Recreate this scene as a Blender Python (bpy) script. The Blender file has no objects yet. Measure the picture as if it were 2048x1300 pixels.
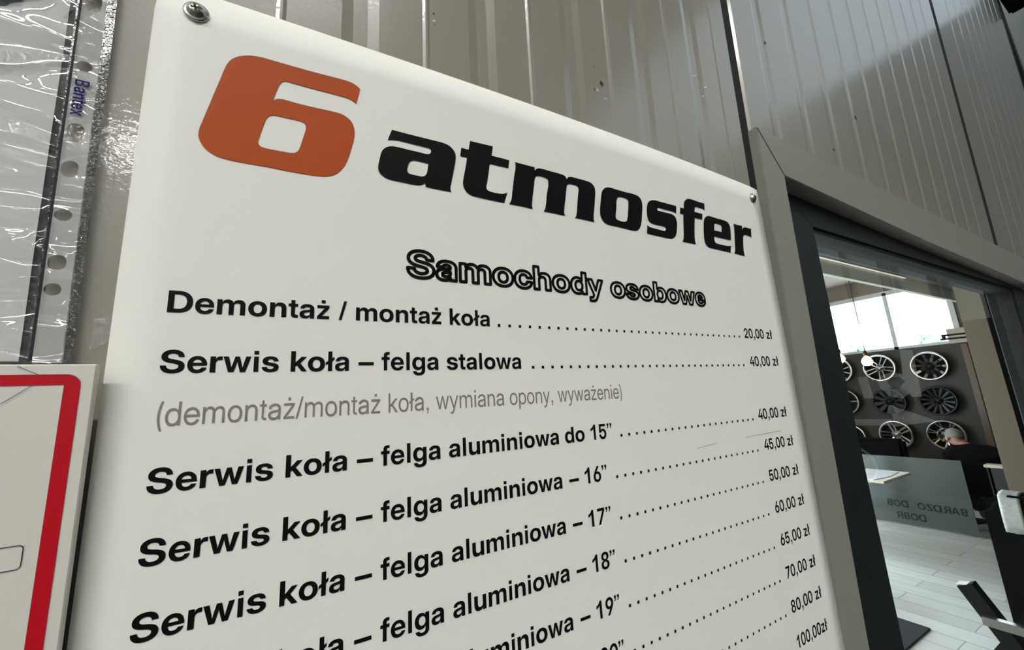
import bpy, bmesh, math, random, json
from mathutils import Vector, Matrix, noise
from mathutils.geometry import tessellate_polygon
C = bpy.context.scene.collection
H = 1.8                                   # eye height of the photographer above the floor
random.seed(7)

# ------------------------------------------------------------------ camera, sky, exposure
cam_d = bpy.data.cameras.new('camera'); cam = bpy.data.objects.new('camera', cam_d); C.objects.link(cam)
cam_d.sensor_fit = 'HORIZONTAL'; cam_d.sensor_width = 36.0; cam_d.lens = 36.0*799.4001/2048.0
cam_d.clip_start = 0.01; cam_d.clip_end = 200
def cam_matrix(yaw, pitch, roll):
    return Matrix.Rotation(yaw, 3, 'Z') @ Matrix.Rotation(pitch, 3, 'X') @ Matrix.Rotation(roll, 3, 'Y')
R = cam_matrix(-0.5103, 0.1930, 0.0589)
right, fwd, up = R.col[0], R.col[1], R.col[2]
m = Matrix.Identity(4)
for i in range(3):
    m[i][0], m[i][1], m[i][2] = right[i], up[i], -fwd[i]
m.translation = Vector((0, 0, H)); cam.matrix_world = m
bpy.context.scene.camera = cam
w = bpy.data.worlds.new('overcast_sky'); bpy.context.scene.world = w; w.use_nodes = True
nt = w.node_tree; bg = nt.nodes['Background']
bg.inputs[0].default_value = (0.80, 0.93, 1.0, 1); bg.inputs[1].default_value = 9.
vs = bpy.context.scene.view_settings
vs.view_transform = 'Standard'; vs.look = 'None'; vs.exposure = 0.28; vs.gamma = 1.0; vs.use_curve_mapping = False

# ------------------------------------------------------------------ materials
def lin(c): return tuple(((v/255)/12.92 if v/255 <= .04045 else ((v/255+.055)/1.055)**2.4) for v in c)
def mat(name, rgb, rough=.5, metal=0., spec=.5, coat=0., emit=None, var=0., vscale=8., bump=0., bscale=200., coatrough=.1, alpha=1.):
    M = bpy.data.materials.new(name); M.use_nodes = True
    n = M.node_tree.nodes; L = M.node_tree.links; b = n['Principled BSDF']
    c = lin(rgb)
    b.inputs['Base Color'].default_value = (*c, 1); b.inputs['Roughness'].default_value = rough
    b.inputs['Metallic'].default_value = metal; b.inputs['Specular IOR Level'].default_value = spec
    b.inputs['Coat Weight'].default_value = coat; b.inputs['Coat Roughness'].default_value = coatrough
    if alpha < 1: b.inputs['Alpha'].default_value = alpha
    if emit: b.inputs['Emission Color'].default_value = (*emit[:3], 1); b.inputs['Emission Strength'].default_value = emit[3]
    tc = n.new('ShaderNodeTexCoord')
    if var:
        t = n.new('ShaderNodeTexNoise'); t.inputs['Scale'].default_value = vscale; t.inputs['Detail'].default_value = 6
        L.new(tc.outputs['Object'], t.inputs['Vector'])
        mx = n.new('ShaderNodeMix'); mx.data_type = 'RGBA'
        mx.inputs[6].default_value = (*[v*(1-var) for v in c], 1); mx.inputs[7].default_value = (*[min(1, v*(1+var)) for v in c], 1)
        L.new(t.outputs['Fac'], mx.inputs[0]); L.new(mx.outputs[2], b.inputs['Base Color'])
    if bump:
        t = n.new('ShaderNodeTexNoise'); t.inputs['Scale'].default_value = bscale; t.inputs['Detail'].default_value = 3
        L.new(tc.outputs['Object'], t.inputs['Vector'])
        bp = n.new('ShaderNodeBump'); bp.inputs['Strength'].default_value = bump; bp.inputs['Distance'].default_value = .001
        L.new(t.outputs['Fac'], bp.inputs['Height']); L.new(bp.outputs['Normal'], b.inputs['Normal']); L.new(bp.outputs['Normal'], b.inputs['Coat Normal'])
    return M
def clear_mat(name, tint, ior, rough=0., body=0., bodyrgb=(230, 230, 230), bump=0., bscale=60., dist=.002, wave=False):
    """thin clear sheet: see-through, mirror reflection by Fresnel, a little milky body"""
    M = bpy.data.materials.new(name); M.use_nodes = True
    n = M.node_tree.nodes; L = M.node_tree.links; n.clear()
    o = n.new('ShaderNodeOutputMaterial'); tr = n.new('ShaderNodeBsdfTransparent'); tr.inputs[0].default_value = (*tint, 1)
    gl = n.new('ShaderNodeBsdfGlossy'); gl.inputs['Roughness'].default_value = rough; gl.inputs['Color'].default_value = (1, 1, 1, 1)
    fr = n.new('ShaderNodeFresnel'); fr.inputs['IOR'].default_value = ior
    mx = n.new('ShaderNodeMixShader'); L.new(fr.outputs[0], mx.inputs[0])
    base = tr.outputs[0]
    if body:
        df = n.new('ShaderNodeBsdfDiffuse'); df.inputs[0].default_value = (*lin(bodyrgb), 1)
        m2 = n.new('ShaderNodeMixShader'); m2.inputs[0].default_value = body
        L.new(tr.outputs[0], m2.inputs[1]); L.new(df.outputs[0], m2.inputs[2]); base = m2.outputs[0]
    L.new(base, mx.inputs[1]); L.new(gl.outputs[0], mx.inputs[2]); L.new(mx.outputs[0], o.inputs[0])
    if bump:
        tc = n.new('ShaderNodeTexCoord'); t = n.new('ShaderNodeTexNoise')
        t.inputs['Scale'].default_value = bscale; t.inputs['Detail'].default_value = .6 if wave else 2; t.inputs['Distortion'].default_value = 1.2 if wave else 0.
        mp = n.new('ShaderNodeMapping'); mp.inputs['Scale'].default_value = (.45, 1, 1.15) if wave else (1, 1, 1)
        L.new(tc.outputs['Object'], mp.inputs[0]); L.new(mp.outputs[0], t.inputs['Vector'])
        bp = n.new('ShaderNodeBump'); bp.inputs['Strength'].default_value = bump; bp.inputs['Distance'].default_value = dist
        L.new(t.outputs['Fac'], bp.inputs['Height']); L.new(bp.outputs['Normal'], gl.inputs['Normal'])
    return M
MT = dict(
    panel=mat('beige_grey_painted_steel', (142, 137, 125), .30, spec=.5, coat=.7, coatrough=.04, var=.05, vscale=5, bump=.13, bscale=330),
    panel_gap=mat('black_panel_joint', (12, 12, 11), .8),
    casing=mat('grey_beige_casing_metal', (140, 139, 129), .42, var=.04, vscale=9, bump=.05, bscale=300),
    anth=mat('anthracite_door_frame', (30, 34, 36), .38, var=.04, bump=.04, bscale=500),
    rubber=mat('black_rubber', (10, 11, 12), .55),
    sign=mat('white_printed_panel', (236, 235, 227), .55, spec=.12, var=.012, vscale=5),
    sign_edge=mat('cut_panel_edge', (168, 160, 140), .6),
    ink=mat('black_print', (9, 9, 8), .6, spec=.12),
    greyink=mat('grey_print', (132, 124, 122), .45),
    orange=mat('orange_print', (176, 78, 30), .55, spec=.12),
    steel=mat('zinc_screw_steel', (196, 192, 184), .24, 1., bump=.05, bscale=900),
    steel_dark=mat('dark_screw_recess', (14, 13, 12), .5, .6),
    white=mat('white_board', (214, 210, 200), .5, var=.015, vscale=14),
    red=mat('red_print', (186, 10, 28), .5, spec=.2),
    pencil=mat('thin_grey_line', (70, 66, 60), .6),
    paper=mat('white_paper', (206, 203, 200), .7, var=.02),
    chip_and_shade=mat('dark_grey_chip_and_shade', (30, 30, 33), .75, var=.08),  # for dark paint chips and the painted shade beside the paper
    blue=mat('blue_print', (20, 17, 96), .6, spec=.1),
    film=clear_mat('clear_pocket_film', (.97, .97, .97), 1.5, .02, .04, bump=1., bscale=38, dist=.03, wave=True),
    strip=clear_mat('milky_film', (.93, .93, .93), 1.5, .04, .62, (206, 205, 202), bump=1., bscale=62, dist=.012, wave=True),
    seam=clear_mat('embossed_weld', (.42, .42, .42), 1.6, .05, .03, bump=1., bscale=430, dist=.004),
    tape=clear_mat('wrinkled_clear_tape', (.95, .95, .95), 1.5, .09, .10, bump=1., bscale=430, dist=.0022),
    glass=clear_mat('door_glass', (.92, .94, .94), 1.72, 0.),
    winglass=clear_mat('window_glass', (.93, .96, .96), 1.5, 0.),
    acryl=clear_mat('frosted_acrylic', (.24, .26, .26), 1.45, .2, .6, (92, 97, 93)),
    frost=mat('frosted_letter', (70, 72, 70), .5),
    concrete=mat('dark_concrete_floor', (50, 50, 48), .5, var=.1, vscale=2),
    hallwall=mat('light_hall_cladding', (188, 190, 186), .5, var=.03),
    halldark=mat('charcoal_hall_cladding', (13, 14, 15), .7, spec=.2, var=.1),
    ceil=mat('white_trapezoid_ceiling', (216, 218, 216), .55),
    white_letter=mat('white_banner_letter', (240, 240, 238), .5),
    green=mat('green_banner_print', (92, 150, 60), .5),
    lamp=mat('unseen_lamp_diffuser', (255, 255, 255), .5, emit=(1., .985, .96, 57.)),
    lampbody=mat('unseen_lamp_housing', (210, 210, 205), .4),
    brown=mat('dark_taupe_wall', (58, 52, 44), .55, var=.05, vscale=3),
    beige=mat('beige_plaster', (196, 184, 166), .6, var=.03),
    pillar=mat('brown_beige_pillar', (122, 108, 90), .6, var=.03),
    pale=mat('pale_daylit_end', (236, 232, 222), .6),
    taupe=mat('taupe_ceiling_paint', (128, 112, 96), .6),
    strip_led=mat('led_strip', (255, 250, 240), .5, emit=(1., .93, .82, .7)),
    scuff=mat('faint_grey_scuff', (176, 176, 168), .5),
    beam=mat('grey_beige_beam', (224, 218, 202), .55, var=.03),
    frame=mat('white_window_frame', (212, 214, 212), .4),
    wood=mat('brown_wood_panel', (96, 66, 44), .35, var=.25, vscale=6),
    rim=mat('machined_alloy', (214, 208, 200), .18, 1., bump=.03, bscale=120),
    rimgrey=mat('silver_painted_alloy', (158, 156, 150), .26, .9),
    black=mat('black_wheel_paint', (7, 7, 8), .32, spec=.4),
    matblack=mat('matt_black', (8, 8, 9), .6, spec=.25),
    tyre=mat('tyre_rubber', (9, 9, 10), .7, spec=.2, bump=.4, bscale=90),
    brass=mat('lamp_holder', (70, 52, 34), .35, .8),
    bulb=mat('glowing_filament_bulb', (255, 190, 110), .3, emit=(1., .56, .20, 26.)),
    cord=mat('black_cord', (20, 18, 16), .6),
    mag=mat('glossy_print_paper', (226, 226, 230), .25, var=.06, vscale=30),
    magblue=mat('blue_grey_print_paper', (120, 132, 156), .25, var=.2, vscale=30),
    table=mat('pale_table_top', (206, 196, 178), .35),
    desk=mat('dark_green_grey_panel', (30, 34, 33), .4),
    skin=mat('skin', (176, 124, 104), .5, spec=.4),
    hair=mat('grey_hair', (120, 116, 108), .7, var=.3, vscale=90),
    cloth=mat('black_jacket_cloth', (7, 7, 8), .9, spec=.1, bump=.3, bscale=240),
    trousers=mat('dark_trousers', (22, 24, 30), .8),
    pink=mat('dark_pink_plastic', (150, 50, 80), .4),
    tree=mat('pale_foliage', (120, 160, 130), .7),
    chrome=mat('chrome', (220, 222, 224), .08, 1.),
    tag=mat('silver_label', (214, 212, 206), .3, 0., var=.35, vscale=60),
    mat=mat('dark_door_mat', (34, 34, 36), .9, bump=.5, bscale=300),
    pottedleaf=mat('leaf_green', (52, 92, 40), .5),
)
# light grey oak plank floor
def milky():
    M = bpy.data.materials.new('milky_added_roof_light'); M.use_nodes = True
    n = M.node_tree.nodes; L = M.node_tree.links; n.clear()
    o = n.new('ShaderNodeOutputMaterial'); t = n.new('ShaderNodeBsdfTranslucent'); t.inputs[0].default_value = (.25, .255, .26, 1); L.new(t.outputs[0], o.inputs[0]); return M
MT['milky'] = milky()
def floor_mat():
    M = bpy.data.materials.new('pale_oak_planks'); M.use_nodes = True
    n = M.node_tree.nodes; L = M.node_tree.links; b = n['Principled BSDF']; b.inputs['Roughness'].default_value = .34
    tc = n.new('ShaderNodeTexCoord'); mp = n.new('ShaderNodeMapping'); mp.inputs['Rotation'].default_value = (0, 0, math.radians(90))
    br = n.new('ShaderNodeTexBrick'); br.inputs['Scale'].default_value = 1.; br.inputs['Brick Width'].default_value = 1.3; br.inputs['Row Height'].default_value = .19
    br.inputs['Mortar Size'].default_value = .004; br.offset = .37
    br.inputs['Color1'].default_value = (*lin((222, 220, 214)), 1); br.inputs['Color2'].default_value = (*lin((200, 198, 190)), 1); br.inputs['Mortar'].default_value = (*lin((150, 148, 142)), 1)
    t = n.new('ShaderNodeTexNoise'); t.inputs['Scale'].default_value = 3.; t.inputs['Detail'].default_value = 8
    m3 = n.new('ShaderNodeMapping'); m3.inputs['Scale'].default_value = (9, 1, 1)
    mx = n.new('ShaderNodeMix'); mx.data_type = 'RGBA'; mx.blend_type = 'MULTIPLY'; mx.inputs[0].default_value = .35
    L.new(tc.outputs['Object'], mp.inputs[0]); L.new(mp.outputs[0], br.inputs['Vector']); L.new(tc.outputs['Object'], m3.inputs[0]); L.new(m3.outputs[0], t.inputs['Vector'])
    L.new(br.outputs['Color'], mx.inputs[6]); L.new(t.outputs['Fac'], mx.inputs[7]); L.new(mx.outputs[2], b.inputs['Base Color'])
    return M
MT['planks'] = floor_mat()

# ------------------------------------------------------------------ helpers
def link(name, me, m, parent=None):
    o = bpy.data.objects.new(name, me); C.objects.link(o)
    if m:
        for k in (m if isinstance(m, (list, tuple)) else [m]): o.data.materials.append(MT[k])
    if parent: o.parent = parent
    return o
def obj(name, bm, m, parent=None, smooth=False, loc=None):
    me = bpy.data.meshes.new(name)
    bmesh.ops.recalc_face_normals(bm, faces=bm.faces)
    bm.to_mesh(me); bm.free()
    if smooth:
        for p in me.polygons: p.use_smooth = True
    o = link(name, me, m, parent)
    if loc: o.location = loc
    return o
def tag(o, label, cat, group=None):
    o['label'] = label; o['category'] = cat
    if group: o['group'] = group
    return o
def empty(name, loc, label=None, cat=None, group=None, parent=None):
    o = bpy.data.objects.new(name, None); o.empty_display_size = .05; C.objects.link(o); o.location = loc
    if label: tag(o, label, cat, group)
    if parent: o.parent = parent
    return o
def struct(o): o['kind'] = 'structure'; return o
def rel(o, parent):
    """keep o where it is in the world and hang it under parent (parents are unrotated empties)"""
    o.parent = parent; p = parent; off = Vector((0, 0, 0))
    while p: off += p.location; p = p.parent
    o.location = o.location - off
    return o
def box(bm, x0, x1, y0, y1, z0, z1):
    v = [bm.verts.new((x, y, z)) for x in (x0, x1) for y in (y0, y1) for z in (z0, z1)]
    for f in ((0, 1, 3, 2), (4, 6, 7, 5), (0, 4, 5, 1), (2, 3, 7, 6), (0, 2, 6, 4), (1, 5, 7, 3)): bm.faces.new([v[i] for i in f])
    return v
def boxo(name, m, parent, x0, x1, y0, y1, z0, z1, bev=0., loc=None):
    bm = bmesh.new(); box(bm, x0, x1, y0, y1, z0, z1)
    if bev: bmesh.ops.bevel(bm, geom=bm.edges[:], offset=bev, segments=2, affect='EDGES')
    return obj(name, bm, m, parent, loc=loc)
def prism(bm, poly, f0, f1):
    """poly: list of 2D points; f0/f1 map a 2D point to the near and the far 3D point"""
    a = [bm.verts.new(f0(*p)) for p in poly]; b = [bm.verts.new(f1(*p)) for p in poly]; n = len(poly)
    bm.faces.new(a); bm.faces.new(b[::-1])
    for i in range(n): bm.faces.new((a[i], b[i], b[(i+1) % n], a[(i+1) % n]))
def bar(bm, p, q, wx, wy=None, upv=(0, 0, 1)):
    p, q = Vector(p), Vector(q); d = (q-p).normalized(); wy = wy or wx
    s = d.cross(Vector(upv));
    if s.length < 1e-4: s = d.cross(Vector((1, 0, 0)))
    s.normalize(); t = s.cross(d)
    A = [[bm.verts.new(e + s*(i*wx/2) + t*(j*wy/2)) for i, j in ((-1, -1), (1, -1), (1, 1), (-1, 1))] for e in (p, q)]
    bm.faces.new(A[0]); bm.faces.new(A[1][::-1])
    for i in range(4): bm.faces.new((A[0][i], A[1][i], A[1][(i+1) % 4], A[0][(i+1) % 4]))
def tube(bm, pts, r, seg=8, cap=True):
    rings = []
    for i, p in enumerate(pts):
        p = Vector(p); a = Vector(pts[max(0, i-1)]); b = Vector(pts[min(len(pts)-1, i+1)]); d = (b-a).normalized()
        s = d.cross(Vector((0, 0, 1)));
        if s.length < 1e-3: s = d.cross(Vector((1, 0, 0)))
        s.normalize(); t = s.cross(d); rr = r[i] if isinstance(r, (list, tuple)) else r
        rings.append([bm.verts.new(p + s*rr*math.cos(k*2*math.pi/seg) + t*rr*math.sin(k*2*math.pi/seg)) for k in range(seg)])
    for A, B in zip(rings, rings[1:]):
        for k in range(seg): bm.faces.new((A[k], A[(k+1) % seg], B[(k+1) % seg], B[k]))
    if cap: bm.faces.new(rings[0][::-1]); bm.faces.new(rings[-1])
def lathe(bm, prof, seg=32, axis='x', close=False, c=(0, 0, 0)):
    """prof: (axial, radius) points turned about the axis"""
    rings = []
    for a, r in prof:
        ring = []
        for k in range(seg):
            u, v = r*math.cos(2*math.pi*k/seg), r*math.sin(2*math.pi*k/seg)
            p = {'x': (a, u, v), 'y': (u, a, v), 'z': (u, v, a)}[axis]
            ring.append(bm.verts.new((p[0]+c[0], p[1]+c[1], p[2]+c[2])))
        rings.append(ring)
    n = len(rings)
    for i in range(n if close else n-1):
        A, B = rings[i], rings[(i+1) % n]
        for k in range(seg): bm.faces.new((A[k], A[(k+1) % seg], B[(k+1) % seg], B[k]))
    if not close:
        if prof[0][1] > 1e-5: bm.faces.new(rings[0])
        if prof[-1][1] > 1e-5: bm.faces.new(rings[-1][::-1])
def inside(p, L):
    c = False
    for (x0, z0), (x1, z1) in zip(L, L[1:]+L[:1]):
        if (z0 > p[1]) != (z1 > p[1]) and p[0] < (x1-x0)*(p[1]-z0)/(z1-z0)+x0: c = not c
    return c
def split(loops):
    """one group per outer loop, together with the holes inside it"""
    depth = [sum(inside(L[0], M) for M in loops if M is not L) for L in loops]
    out = [[L] for L, d in zip(loops, depth) if d % 2 == 0]
    for L, d in zip(loops, depth):
        if d % 2:
            for g in out:
                if inside(L[0], g[0]): g.append(L); break
    return out
def flat(name, groups, fy, m, parent):
    """groups of closed 2D loops (x, z in metres), holes by nesting, laid on the surface y = fy(x, z)"""
    V, F = [], []
    for loops in [q for g in groups for q in split(g)]:
        tri = tessellate_polygon([[Vector((p[0], p[1], 0)) for p in L] for L in loops])
        fl = [p for L in loops for p in L]; b = len(V); V += [(p[0], fy(p[0], p[1]), p[1]) for p in fl]
        for t in tri:
            a, c, d = (fl[i] for i in t)
            if (c[0]-a[0])*(d[1]-a[1])-(c[1]-a[1])*(d[0]-a[0]) < 0: t = t[::-1]
            F.append([b+i for i in t])
    me = bpy.data.meshes.new(name); me.from_pydata(V, [], F); me.validate(); me.update()
    return link(name, me, m, parent)
def rrect(x0, x1, z0, z1, r, n=6):
    out = []
    for cx, cz, a0 in ((x1-r, z1-r, 0), (x0+r, z1-r, 90), (x0+r, z0+r, 180), (x1-r, z0+r, 270)):
        for k in range(n+1):
            a = math.radians(a0+90*k/n); out.append((cx+r*math.cos(a), cz+r*math.sin(a)))
    return out
def disc(x, z, rx, rz, n=20): return [(x+rx*math.cos(2*math.pi*k/n), z+rz*math.sin(2*math.pi*k/n)) for k in range(n)]

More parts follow.
